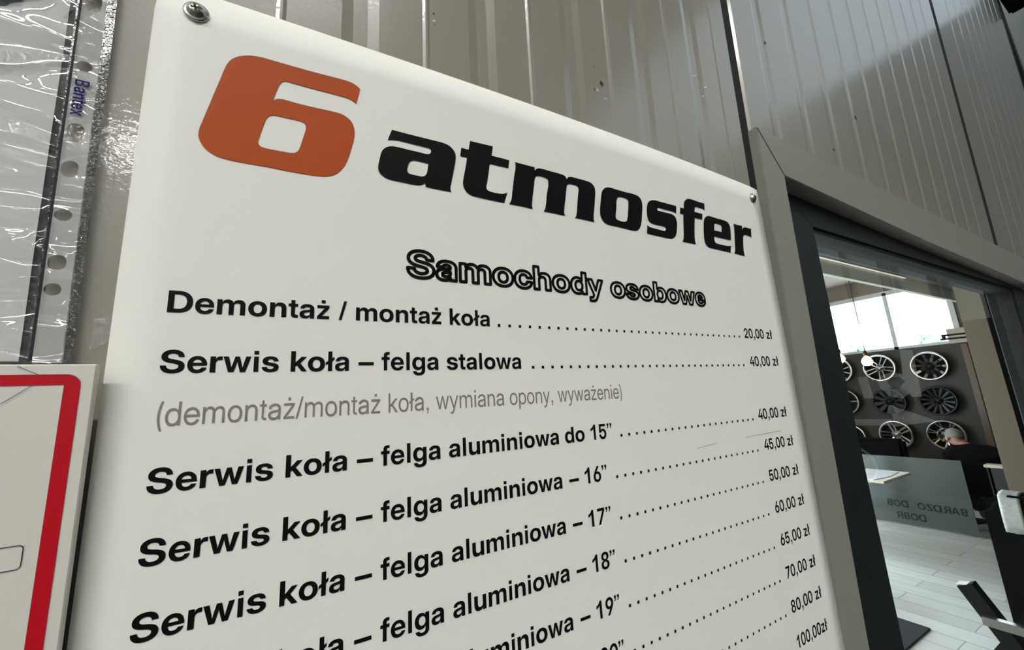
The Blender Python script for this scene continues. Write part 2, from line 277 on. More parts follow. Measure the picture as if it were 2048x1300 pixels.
# ------------------------------------------------------------------ lettering (glyph outlines, 1000 units to the em)
G = json.loads('''{"B":{"a":[556,[[98,17,128,3,168,-7,186,-9,233,-9,265,-4,289,4,305,12,324,25,343,44,362,73,363,-1,505,-1,505,372,503,387,493,423,475,455,447,484,433,494,407,508,386,516,355,524,321,528,254,529,207,524,167,513,128,494,106,478,86,458,71,437,55,401,49,374,48,355,184,355,186,365,193,382,208,400,227,412,244,418,260,421,300,420,329,410,350,393,358,378,361,367,361,346,359,340,352,332,338,323,298,314,205,304,147,292,117,281,91,267,74,254,58,237,41,208,33,180,31,164,31,128,34,107,42,81,53,60,62,48,81,29],[177,123,171,140,170,151,172,166,180,182,201,200,234,213,329,230,351,236,361,241,362,177,356,154,350,142,339,126,317,109,301,101,275,94,234,93,214,97,196,105,189,110]]],"b":[611,[[463,15,498,40,520,63,536,85,560,131,575,182,582,243,582,277,579,313,569,361,558,393,542,425,514,462,497,479,471,499,435,517,404,526,377,529,324,528,299,524,277,517,257,507,234,491,214,469,200,449,199,716,52,716,51,-1,197,-1,198,78,218,47,242,23,275,3,307,-7,333,-11,377,-11,393,-9,433,1],[301,108,272,115,256,123,241,134,229,146,216,164,204,187,196,216,193,237,193,283,198,314,210,347,225,369,241,386,256,397,285,409,301,412,331,412,353,407,375,396,398,375,411,358,422,334,429,308,433,273,432,233,428,207,419,178,404,151,389,134,369,120,350,112,331,108]]],"c":[556,[[237,-9,262,-12,313,-12,338,-9,382,2,402,10,432,26,460,47,480,67,502,97,520,136,529,173,530,196,390,196,380,161,364,136,351,124,332,113,304,106,275,106,256,110,241,116,223,128,207,144,196,160,182,193,176,221,174,240,174,278,177,304,184,332,198,362,208,376,223,391,241,403,269,412,304,413,324,409,344,400,353,394,369,378,376,368,384,352,391,325,531,325,526,360,514,398,504,418,491,438,461,471,432,493,395,512,358,524,323,529,262,530,222,525,178,511,135,487,118,474,97,454,76,428,65,411,46,370,38,345,31,311,28,281,28,237,32,201,44,154,52,134,69,101,93,69,120,43,145,25,185,5,213,-4]]],"d":[611,[[146,16,175,2,198,-5,224,-10,277,-11,304,-7,338,4,366,21,391,45,412,77,413,-1,559,-1,558,716,411,716,410,450,395,471,379,489,360,503,336,516,312,524,287,528,233,529,187,521,164,512,144,501,116,481,95,460,67,422,53,394,42,362,32,315,29,284,29,236,35,185,49,135,56,117,75,84,93,60,117,36],[280,108,255,114,233,125,214,143,199,163,189,185,181,215,178,241,179,290,186,326,194,347,207,369,221,385,239,398,261,408,280,412,309,412,339,405,362,392,384,371,395,355,408,329,415,302,418,278,418,242,414,213,404,181,387,153,366,131,353,122,326,111,310,108]]],"e":[556,[[258,-12,308,-12,354,-5,398,10,432,28,463,52,493,85,513,122,520,143,524,163,394,163,386,145,378,134,360,117,342,107,307,98,280,97,262,99,237,106,223,113,210,122,192,142,185,153,174,178,169,199,168,223,530,223,529,291,521,341,506,387,492,415,474,441,440,477,403,502,358,521,333,526,303,530,255,530,225,526,201,521,182,514,155,501,114,472,92,449,77,430,52,386,38,344,29,294,28,237,31,208,38,174,52,132,64,108,82,81,113,47,135,30,158,16,182,5,209,-4],[168,316,172,338,178,355,186,370,198,386,214,401,234,412,268,420,294,420,313,417,331,411,353,398,367,384,383,360,391,339,395,320,394,315]]],"f":[333,[[92,0,221,1,221,406,316,407,316,519,221,520,222,575,224,586,230,597,236,603,244,607,258,611,316,612,315,717,211,716,177,709,145,696,130,684,118,672,109,659,97,631,92,601,92,520,7,519,7,407,92,406]]],"g":[611,[[146,-182,186,-200,212,-207,248,-213,269,-215,331,-215,379,-209,420,-198,464,-177,486,-162,505,-144,531,-108,543,-83,552,-53,559,4,558,520,413,520,412,445,393,473,374,492,353,507,327,519,308,525,277,529,233,529,207,526,166,513,142,500,124,488,91,456,66,421,46,376,34,330,29,287,29,240,31,217,39,174,54,131,65,108,80,86,108,54,146,26,170,14,191,7,234,-1,278,-1,320,7,356,23,377,38,388,50,413,85,413,-2,411,-21,405,-44,397,-60,381,-81,365,-92,348,-100,320,-106,295,-107,273,-105,247,-98,223,-85,210,-72,197,-45,54,-45,59,-71,66,-92,86,-128,115,-160],[280,116,255,122,230,135,212,153,198,172,190,189,181,221,178,247,179,295,183,319,191,344,206,371,221,388,238,400,264,411,280,414,309,414,339,407,357,398,383,375,395,358,407,335,415,306,418,283,417,237,411,207,405,190,389,163,369,141,352,129,334,121,309,116]]],"h":[611,[[558,0,559,336,557,364,551,394,536,437,515,469,484,498,466,509,443,519,418,526,391,529,338,528,308,523,290,517,266,505,245,490,225,470,204,443,203,716,52,716,52,1,204,1,204,297,210,337,217,355,226,368,241,384,251,391,267,398,286,403,325,404,354,397,378,382,393,363,400,348,405,329,407,313,407,1]]],"k":[556,[[563,0,349,294,552,519,381,520,198,321,197,716,51,716,51,1,197,1,197,164,239,210,392,0]]],"m":[889,[[50,1,196,1,196,313,199,337,211,367,218,377,237,395,263,407,280,410,297,410,323,404,342,393,357,378,363,369,369,356,373,340,374,1,514,0,515,327,518,344,529,370,538,382,550,393,565,402,579,407,596,410,614,410,643,403,664,390,681,370,691,341,692,1,837,0,838,361,835,388,830,411,823,431,813,451,798,471,782,489,759,506,742,515,724,522,692,528,642,529,617,526,593,519,567,507,550,496,521,469,506,448,497,431,487,456,473,476,456,493,430,511,405,522,382,527,367,529,329,529,305,526,283,519,248,500,232,487,216,470,203,452,192,429,191,520,51,520]]],"n":[611,[[53,0,204,1,204,297,208,329,213,346,221,362,241,384,262,396,293,404,333,403,348,399,367,390,378,382,390,368,398,353,403,338,407,313,407,1,559,1,559,336,557,364,549,402,536,437,515,469,495,490,472,506,454,515,418,526,391,529,347,529,331,527,295,519,260,501,225,470,202,439,201,520,52,519]]],"o":[611,[[246,-8,278,-12,332,-12,365,-8,415,5,459,26,492,49,514,71,530,90,545,112,557,137,567,161,575,192,582,246,578,308,573,335,565,363,552,393,541,413,515,446,490,471,458,493,411,515,383,523,349,528,327,530,283,530,232,524,185,509,141,486,124,473,100,451,73,417,50,375,42,352,35,323,29,281,29,236,33,207,38,181,47,151,72,103,103,64,140,33,160,21,193,6],[296,106,272,110,245,122,220,143,208,158,198,177,188,205,183,240,183,278,188,313,196,336,209,362,224,380,247,398,267,407,290,412,321,412,347,406,369,395,391,375,408,351,420,323,426,294,428,271,427,233,422,203,412,176,400,154,384,136,364,121,348,113,323,107]]],"r":[389,[[53,0,203,1,203,289,209,325,214,340,228,364,245,380,263,391,277,396,298,400,375,399,375,522,309,522,281,517,259,509,241,498,221,477,209,457,199,431,198,520,52,519]]],"s":[556,[[200,-6,254,-13,314,-13,361,-7,415,9,439,20,460,33,492,61,508,82,516,98,526,128,528,144,528,173,526,188,520,209,504,236,474,263,444,279,396,295,265,319,238,327,213,339,202,349,198,356,195,367,196,382,202,397,214,409,229,418,249,424,260,426,296,426,323,419,337,412,353,400,367,378,372,354,514,354,512,383,500,421,479,454,454,479,434,493,401,509,364,521,326,527,304,529,244,529,222,527,175,519,145,509,110,491,82,469,61,443,51,425,44,403,41,384,41,349,47,320,52,307,65,286,95,257,117,243,138,233,175,221,305,197,329,190,358,175,369,161,372,148,371,136,365,121,356,112,344,104,323,96,301,92,277,91,254,93,237,97,222,103,209,111,190,132,183,149,180,163,28,163,31,139,41,108,56,81,74,59,100,36,128,19,161,5]]],"t":[333,[[314,0,314,113,256,114,240,117,231,121,225,128,220,141,218,154,218,405,314,406,314,518,218,519,218,650,88,650,88,519,7,518,7,406,88,405,88,126,90,100,96,78,109,50,122,34,138,22,166,9,185,4,213,0]]],"u":[611,[[121,26,138,14,160,3,193,-7,220,-11,265,-11,281,-9,324,3,357,21,383,45,410,80,411,-1,559,-1,558,519,407,518,407,215,404,193,393,162,382,147,370,135,362,129,342,120,325,116,304,114,270,118,248,127,238,134,228,144,218,157,207,187,204,213,204,518,52,518,52,182,54,155,63,114,73,87,95,52]]],"w":[778,[[155,2,156,0,297,0,299,2,365,241,389,341,420,213,479,1,622,0,773,519,627,519,582,339,543,152,542,151,504,315,452,519,328,520,277,327,235,149,206,288,149,519,5,520]]],"y":[556,[[64,-208,180,-208,209,-203,234,-194,253,-183,266,-172,292,-143,304,-124,323,-82,550,520,399,519,309,253,279,153,252,241,159,518,157,520,5,519,204,4,204,-1,185,-52,174,-72,162,-84,149,-90,137,-92,63,-92]]],"z":[500,[[44,0,456,1,456,116,214,116,451,415,452,520,44,519,44,403,288,403,44,97]]],"D":[722,[[56,0,353,0,394,4,427,10,486,28,532,50,574,80,593,97,621,129,641,157,659,193,674,231,682,262,688,300,691,339,691,378,687,425,680,463,666,507,653,537,639,563,620,589,601,611,579,632,548,656,519,674,473,693,424,707,388,713,356,716,56,716],[212,125,211,590,348,590,385,584,419,573,452,555,468,543,484,526,507,493,523,451,530,416,534,389,534,328,525,274,513,237,492,200,464,170,438,153,410,140,380,131,347,126]]],"S":[667,[[263,-8,303,-12,371,-12,404,-9,459,2,486,11,516,24,542,38,566,57,596,90,618,129,630,172,633,202,632,234,628,259,621,281,610,304,596,323,564,353,540,368,516,380,466,399,418,412,308,434,266,447,243,458,227,469,215,481,208,494,204,512,205,530,210,546,223,566,241,581,258,591,280,599,313,605,353,605,373,602,404,592,424,580,446,560,457,543,466,520,470,495,615,496,611,539,598,582,582,614,554,650,521,678,478,701,435,716,380,726,312,728,261,723,208,710,160,689,125,667,89,631,65,592,57,571,51,544,49,494,52,471,58,449,71,422,82,405,116,371,152,349,195,330,252,313,368,290,418,274,441,262,458,250,470,237,476,225,480,206,477,180,464,156,447,139,420,124,387,114,354,110,323,110,291,114,263,122,239,134,220,148,207,163,194,184,187,204,184,235,35,235,37,193,45,155,61,116,89,76,114,52,151,28,175,16,208,4]]],"0":[556,[[256,-12,300,-12,317,-10,361,2,394,19,412,33,429,47,450,71,465,94,478,116,490,144,500,171,509,205,516,240,524,313,524,401,517,469,510,506,501,541,490,573,472,609,450,644,429,668,400,692,376,706,356,715,332,722,300,727,276,728,246,726,216,720,193,712,152,689,134,675,111,651,91,623,78,598,56,545,41,482,32,408,31,323,34,284,39,243,47,203,57,167,66,143,83,107,97,84,111,65,129,45,152,26,180,9,200,0,224,-7],[264,107,240,114,226,122,214,132,195,156,178,189,166,231,158,276,153,338,154,398,159,445,166,487,177,521,193,556,213,582,226,593,240,601,264,608,291,608,305,605,319,599,339,585,356,566,368,546,376,529,389,489,397,442,402,390,402,325,398,280,390,233,378,190,362,158,352,143,339,130,318,115,291,107]]],"2":[556,[[55,0,504,0,504,120,232,121,381,269,430,323,450,348,469,378,477,392,491,429,500,469,502,521,497,557,490,585,478,614,461,643,442,666,412,690,372,712,349,720,320,726,304,728,256,728,215,721,174,705,140,683,125,671,108,651,83,613,66,574,58,540,53,502,52,470,171,470,173,501,178,523,185,546,198,569,212,584,229,597,247,605,265,609,294,609,316,604,336,594,353,579,366,560,376,536,380,513,380,482,377,461,367,435,357,416,341,394,285,334,54,109]]],"3":[556,[[149,20,188,1,217,-7,242,-11,301,-12,344,-5,388,11,405,20,429,36,460,67,476,89,487,109,496,129,504,156,511,202,511,241,508,269,500,300,488,328,472,353,458,369,436,388,412,402,391,411,369,417,344,421,313,422,481,601,481,716,73,716,74,596,326,595,176,432,176,341,278,341,302,337,327,328,346,316,365,297,378,273,384,244,385,218,383,196,378,177,364,149,352,135,336,121,312,109,290,104,261,104,238,109,216,120,198,135,184,153,172,178,165,204,163,235,162,236,38,236,39,207,46,166,54,137,67,108,85,78,106,54,126,35]]],"4":[556,[[19,155,331,155,332,0,453,0,453,154,537,155,537,270,453,271,452,447,332,447,331,271,153,271,425,717,295,717,294,716,20,271]]],"5":[556,[[153,21,193,2,216,-5,244,-10,301,-11,325,-8,353,-1,385,12,404,23,432,44,462,77,485,117,497,145,503,170,508,194,510,219,510,261,508,286,498,327,484,364,465,396,443,423,413,449,383,467,351,479,312,485,269,482,232,471,205,455,175,428,187,596,474,596,474,716,72,716,53,297,170,296,178,316,187,329,197,341,212,353,230,362,252,369,264,371,295,371,315,366,334,357,358,334,376,303,383,281,386,261,387,223,384,202,378,178,365,153,350,134,332,119,312,109,287,104,270,104,244,109,221,120,206,132,190,150,180,166,170,195,166,221,44,221,46,192,52,161,60,133,77,99,93,74,112,53,134,33]]],"6":[556,[[180,9,216,-4,257,-11,313,-10,344,-4,369,4,384,11,411,27,430,41,449,60,475,96,495,138,504,173,509,202,509,257,508,275,503,305,493,336,479,366,466,387,447,410,422,431,398,446,375,456,353,462,327,466,287,466,259,459,417,716,278,716,111,441,81,382,64,339,52,295,47,256,47,215,48,196,53,167,61,140,72,114,85,91,96,76,117,52,145,29],[264,105,247,109,223,121,207,134,191,153,179,176,172,197,169,220,170,256,172,270,181,296,192,316,210,336,224,347,246,358,274,362,293,361,312,357,331,348,347,335,365,313,378,287,384,266,387,248,386,212,380,186,372,167,359,145,345,131,331,120,306,108,291,105]]],"7":[556,[[103,0,234,0,235,1,497,593,496,717,59,716,60,593,365,592,104,6]]],"8":[556,[[225,-9,250,-12,304,-12,336,-8,378,3,402,13,425,26,446,40,463,56,477,71,490,90,498,106,507,128,515,167,516,207,510,246,498,278,484,303,461,329,437,348,412,360,371,373,400,381,431,398,450,415,464,430,478,454,489,481,495,517,495,550,493,566,484,603,472,628,460,647,440,670,420,686,391,704,365,715,336,723,310,727,256,728,220,723,181,711,146,693,116,670,103,655,89,637,72,602,66,583,61,558,60,518,64,492,71,467,87,436,106,414,127,396,153,382,184,373,148,362,116,346,87,322,66,295,50,261,44,241,41,221,39,198,40,172,46,137,52,119,66,89,80,69,109,40,130,26,164,8,193,-2],[216,112,204,121,191,135,180,152,172,174,170,191,170,214,174,238,180,254,190,269,203,285,215,294,233,304,264,312,290,312,314,307,340,294,351,286,369,264,378,248,384,222,385,191,380,165,372,147,356,126,344,115,324,104,304,98,291,97,256,98,237,102],[219,441,204,456,196,470,191,482,186,499,184,517,185,536,190,556,196,571,202,581,214,595,225,603,245,613,263,617,292,617,316,611,341,595,356,577,365,556,370,536,371,516,367,491,359,468,353,458,335,440,322,432,303,425,292,423,257,424,240,429]]],"9":[556,[[139,0,278,0,447,280,471,325,495,385,507,436,509,460,509,501,504,541,492,583,472,622,459,641,441,662,413,685,397,696,372,709,332,722,281,728,250,727,229,724,182,710,148,691,113,663,98,646,82,622,69,597,59,573,52,543,47,514,47,460,48,441,53,411,63,380,75,353,93,325,112,303,137,283,158,270,181,260,207,253,229,250,269,250,297,257,140,3],[263,355,237,362,223,370,208,382,191,403,178,429,171,455,169,468,170,504,176,530,184,549,197,571,211,585,225,596,247,607,264,611,293,611,315,605,335,594,347,584,369,556,377,540,384,515,387,496,386,460,379,431,372,415,359,394,345,379,334,370,310,358,281,354]]]},"R":{"a":[556,[[145,5,174,-3,210,-8,261,-8,304,-1,338,12,360,26,380,45,401,74,402,-1,491,-1,491,360,488,386,483,410,475,429,463,451,449,468,433,483,418,494,394,507,369,517,342,524,304,528,252,528,214,524,174,513,145,500,113,479,92,459,82,446,63,414,55,383,53,364,144,364,150,388,159,404,180,425,192,433,212,443,235,450,260,455,297,455,335,446,364,431,386,409,393,398,399,378,401,358,400,343,396,333,388,326,379,321,355,315,223,299,159,286,127,275,96,259,72,238,60,223,47,196,42,169,42,129,52,89,69,59,95,32,114,19],[145,106,137,120,134,133,134,157,136,167,148,188,173,208,196,218,228,227,356,246,382,252,401,260,401,196,399,173,395,156,382,127,372,114,354,97,340,88,318,78,292,71,269,68,228,68,207,71,183,78,163,89]]],"d":[556,[[165,8,194,-3,233,-10,275,-10,312,-3,339,7,371,27,394,48,415,77,416,-1,496,-1,495,716,413,716,413,444,399,466,384,482,360,501,333,515,316,521,284,527,224,527,194,522,167,512,146,501,127,488,93,453,76,429,61,401,52,378,43,348,38,323,34,286,35,220,40,185,46,160,65,110,75,92,94,64,126,32],[257,66,227,71,194,85,172,102,158,116,147,134,132,165,122,202,118,234,118,285,124,327,135,362,154,397,176,421,195,435,222,447,251,453,284,453,313,447,342,434,368,414,391,384,404,356,415,319,420,282,420,238,414,196,405,166,393,139,376,114,352,92,325,77,295,68]]],"e":[556,[[259,-12,309,-12,356,-4,386,6,411,18,432,31,466,61,485,86,504,122,513,156,427,156,414,127,406,115,386,96,367,83,344,73,313,66,266,64,245,68,216,77,192,90,164,115,155,127,139,156,131,179,124,207,123,235,522,235,521,299,510,354,496,395,483,419,466,445,449,464,430,482,397,504,356,521,332,526,302,530,256,530,233,527,204,521,164,504,129,480,94,444,79,422,65,398,48,351,37,297,36,232,44,181,52,151,61,126,87,81,102,63,125,40,158,17,181,6,207,-3],[123,308,128,336,136,362,146,383,162,406,181,424,199,436,233,450,261,456,296,456,321,451,357,437,378,423,396,406,411,385,427,348,435,314,434,307]]],"m":[833,[[61,1,144,1,144,330,149,361,159,387,174,410,187,423,204,435,236,448,252,451,283,451,314,443,339,428,349,419,360,405,366,394,372,375,374,364,374,1,457,0,458,332,460,355,464,372,474,396,482,408,497,424,514,436,531,444,554,450,594,451,611,448,631,441,656,426,674,406,681,392,686,374,689,351,689,1,772,0,772,355,769,385,764,413,755,437,745,455,731,474,713,492,695,505,679,514,658,522,631,527,608,529,579,528,541,521,502,503,481,488,466,473,452,456,440,437,433,453,415,477,398,494,380,507,361,517,337,525,314,528,288,529,267,527,244,523,205,506,184,491,163,469,142,438,141,520,61,520]]],"o":[556,[[255,-12,301,-12,331,-8,351,-3,392,14,432,41,455,64,470,83,484,105,495,127,509,167,515,193,520,223,521,281,518,312,511,343,495,391,473,431,458,451,436,474,398,502,354,521,331,526,301,530,245,529,202,521,158,502,120,474,87,437,64,398,47,351,36,297,35,233,42,187,48,163,59,132,83,87,100,65,124,41,156,18,178,7,205,-3,225,-8],[261,64,233,70,218,75,197,86,169,109,153,131,139,158,128,193,122,234,122,283,127,320,139,360,159,397,183,422,206,438,233,449,261,455,295,455,326,448,355,435,375,420,387,409,404,385,419,354,430,314,434,280,433,225,425,182,414,152,398,123,378,101,354,83,323,70,295,64]]],"n":[556,[[63,-1,147,-1,147,319,155,362,170,396,184,414,196,424,223,440,240,446,268,451,311,450,340,442,368,425,383,410,393,394,405,361,409,329,409,-1,494,-1,494,338,491,369,482,408,468,439,446,469,419,494,386,513,348,525,322,528,280,528,265,526,231,518,198,501,180,488,166,473,146,446,145,519,62,518]]],"t":[278,[[256,0,257,72,201,73,191,75,181,79,172,87,164,106,164,447,256,447,257,519,164,520,164,650,89,650,88,520,7,520,6,448,88,447,88,99,92,76,99,55,111,36,126,21,143,11,162,4,185,0]]],"z":[500,[[47,0,452,1,451,76,159,76,449,450,449,520,47,519,47,444,342,444,47,64]]],"k":[500,[[502,0,262,297,486,519,380,520,143,286,143,717,60,716,60,1,143,1,143,191,200,243,398,0]]],"w":[722,[[167,1,251,1,327,275,361,409,399,255,469,1,554,0,709,519,625,520,623,518,549,252,511,103,475,246,401,519,321,520,249,257,209,101,175,239,99,517,97,520,14,520]]],"y":[500,[[64,-208,130,-208,155,-203,168,-198,192,-185,206,-173,220,-159,236,-135,256,-93,486,520,398,519,251,106,225,185,104,518,102,520,14,519,209,5,176,-84,167,-100,150,-120,137,-129,124,-133,63,-133]]],"p":[556,[[61,-208,143,-208,143,78,161,52,180,33,196,20,219,7,249,-4,275,-9,330,-9,365,-2,384,5,408,17,430,32,440,41,466,70,480,90,496,120,514,174,522,227,522,293,518,326,510,361,499,393,488,416,462,456,431,487,414,499,392,511,363,522,323,528,282,528,244,522,216,512,186,495,159,470,141,443,140,520,60,519],[271,67,243,73,214,86,196,99,179,116,166,135,150,170,140,208,136,245,137,289,142,322,154,360,170,392,195,420,216,435,247,448,273,453,306,453,331,448,362,435,377,424,392,411,411,383,425,353,434,320,439,275,438,229,433,195,422,159,404,125,382,100,364,86,332,72,307,67]]],"(":[333,[[230,-139,300,-138,262,-43,244,11,229,66,217,121,210,167,204,215,202,264,203,323,208,388,215,446,225,498,238,555,256,623,278,686,300,740,299,742,230,742,216,714,188,643,163,552,146,468,133,366,129,294,130,238,136,167,145,112,159,47,180,-21,205,-87]]],")":[333,[[33,-139,103,-139,118,-107,152,-26,173,44,190,123,201,214,203,246,203,317,201,350,193,426,183,490,167,565,147,634,127,690,110,728,102,742,32,742,50,699,67,651,84,596,99,540,112,479,121,420,127,368,130,316,130,248,129,219,123,170,112,105,99,48,81,-12,57,-79]]]}}''')
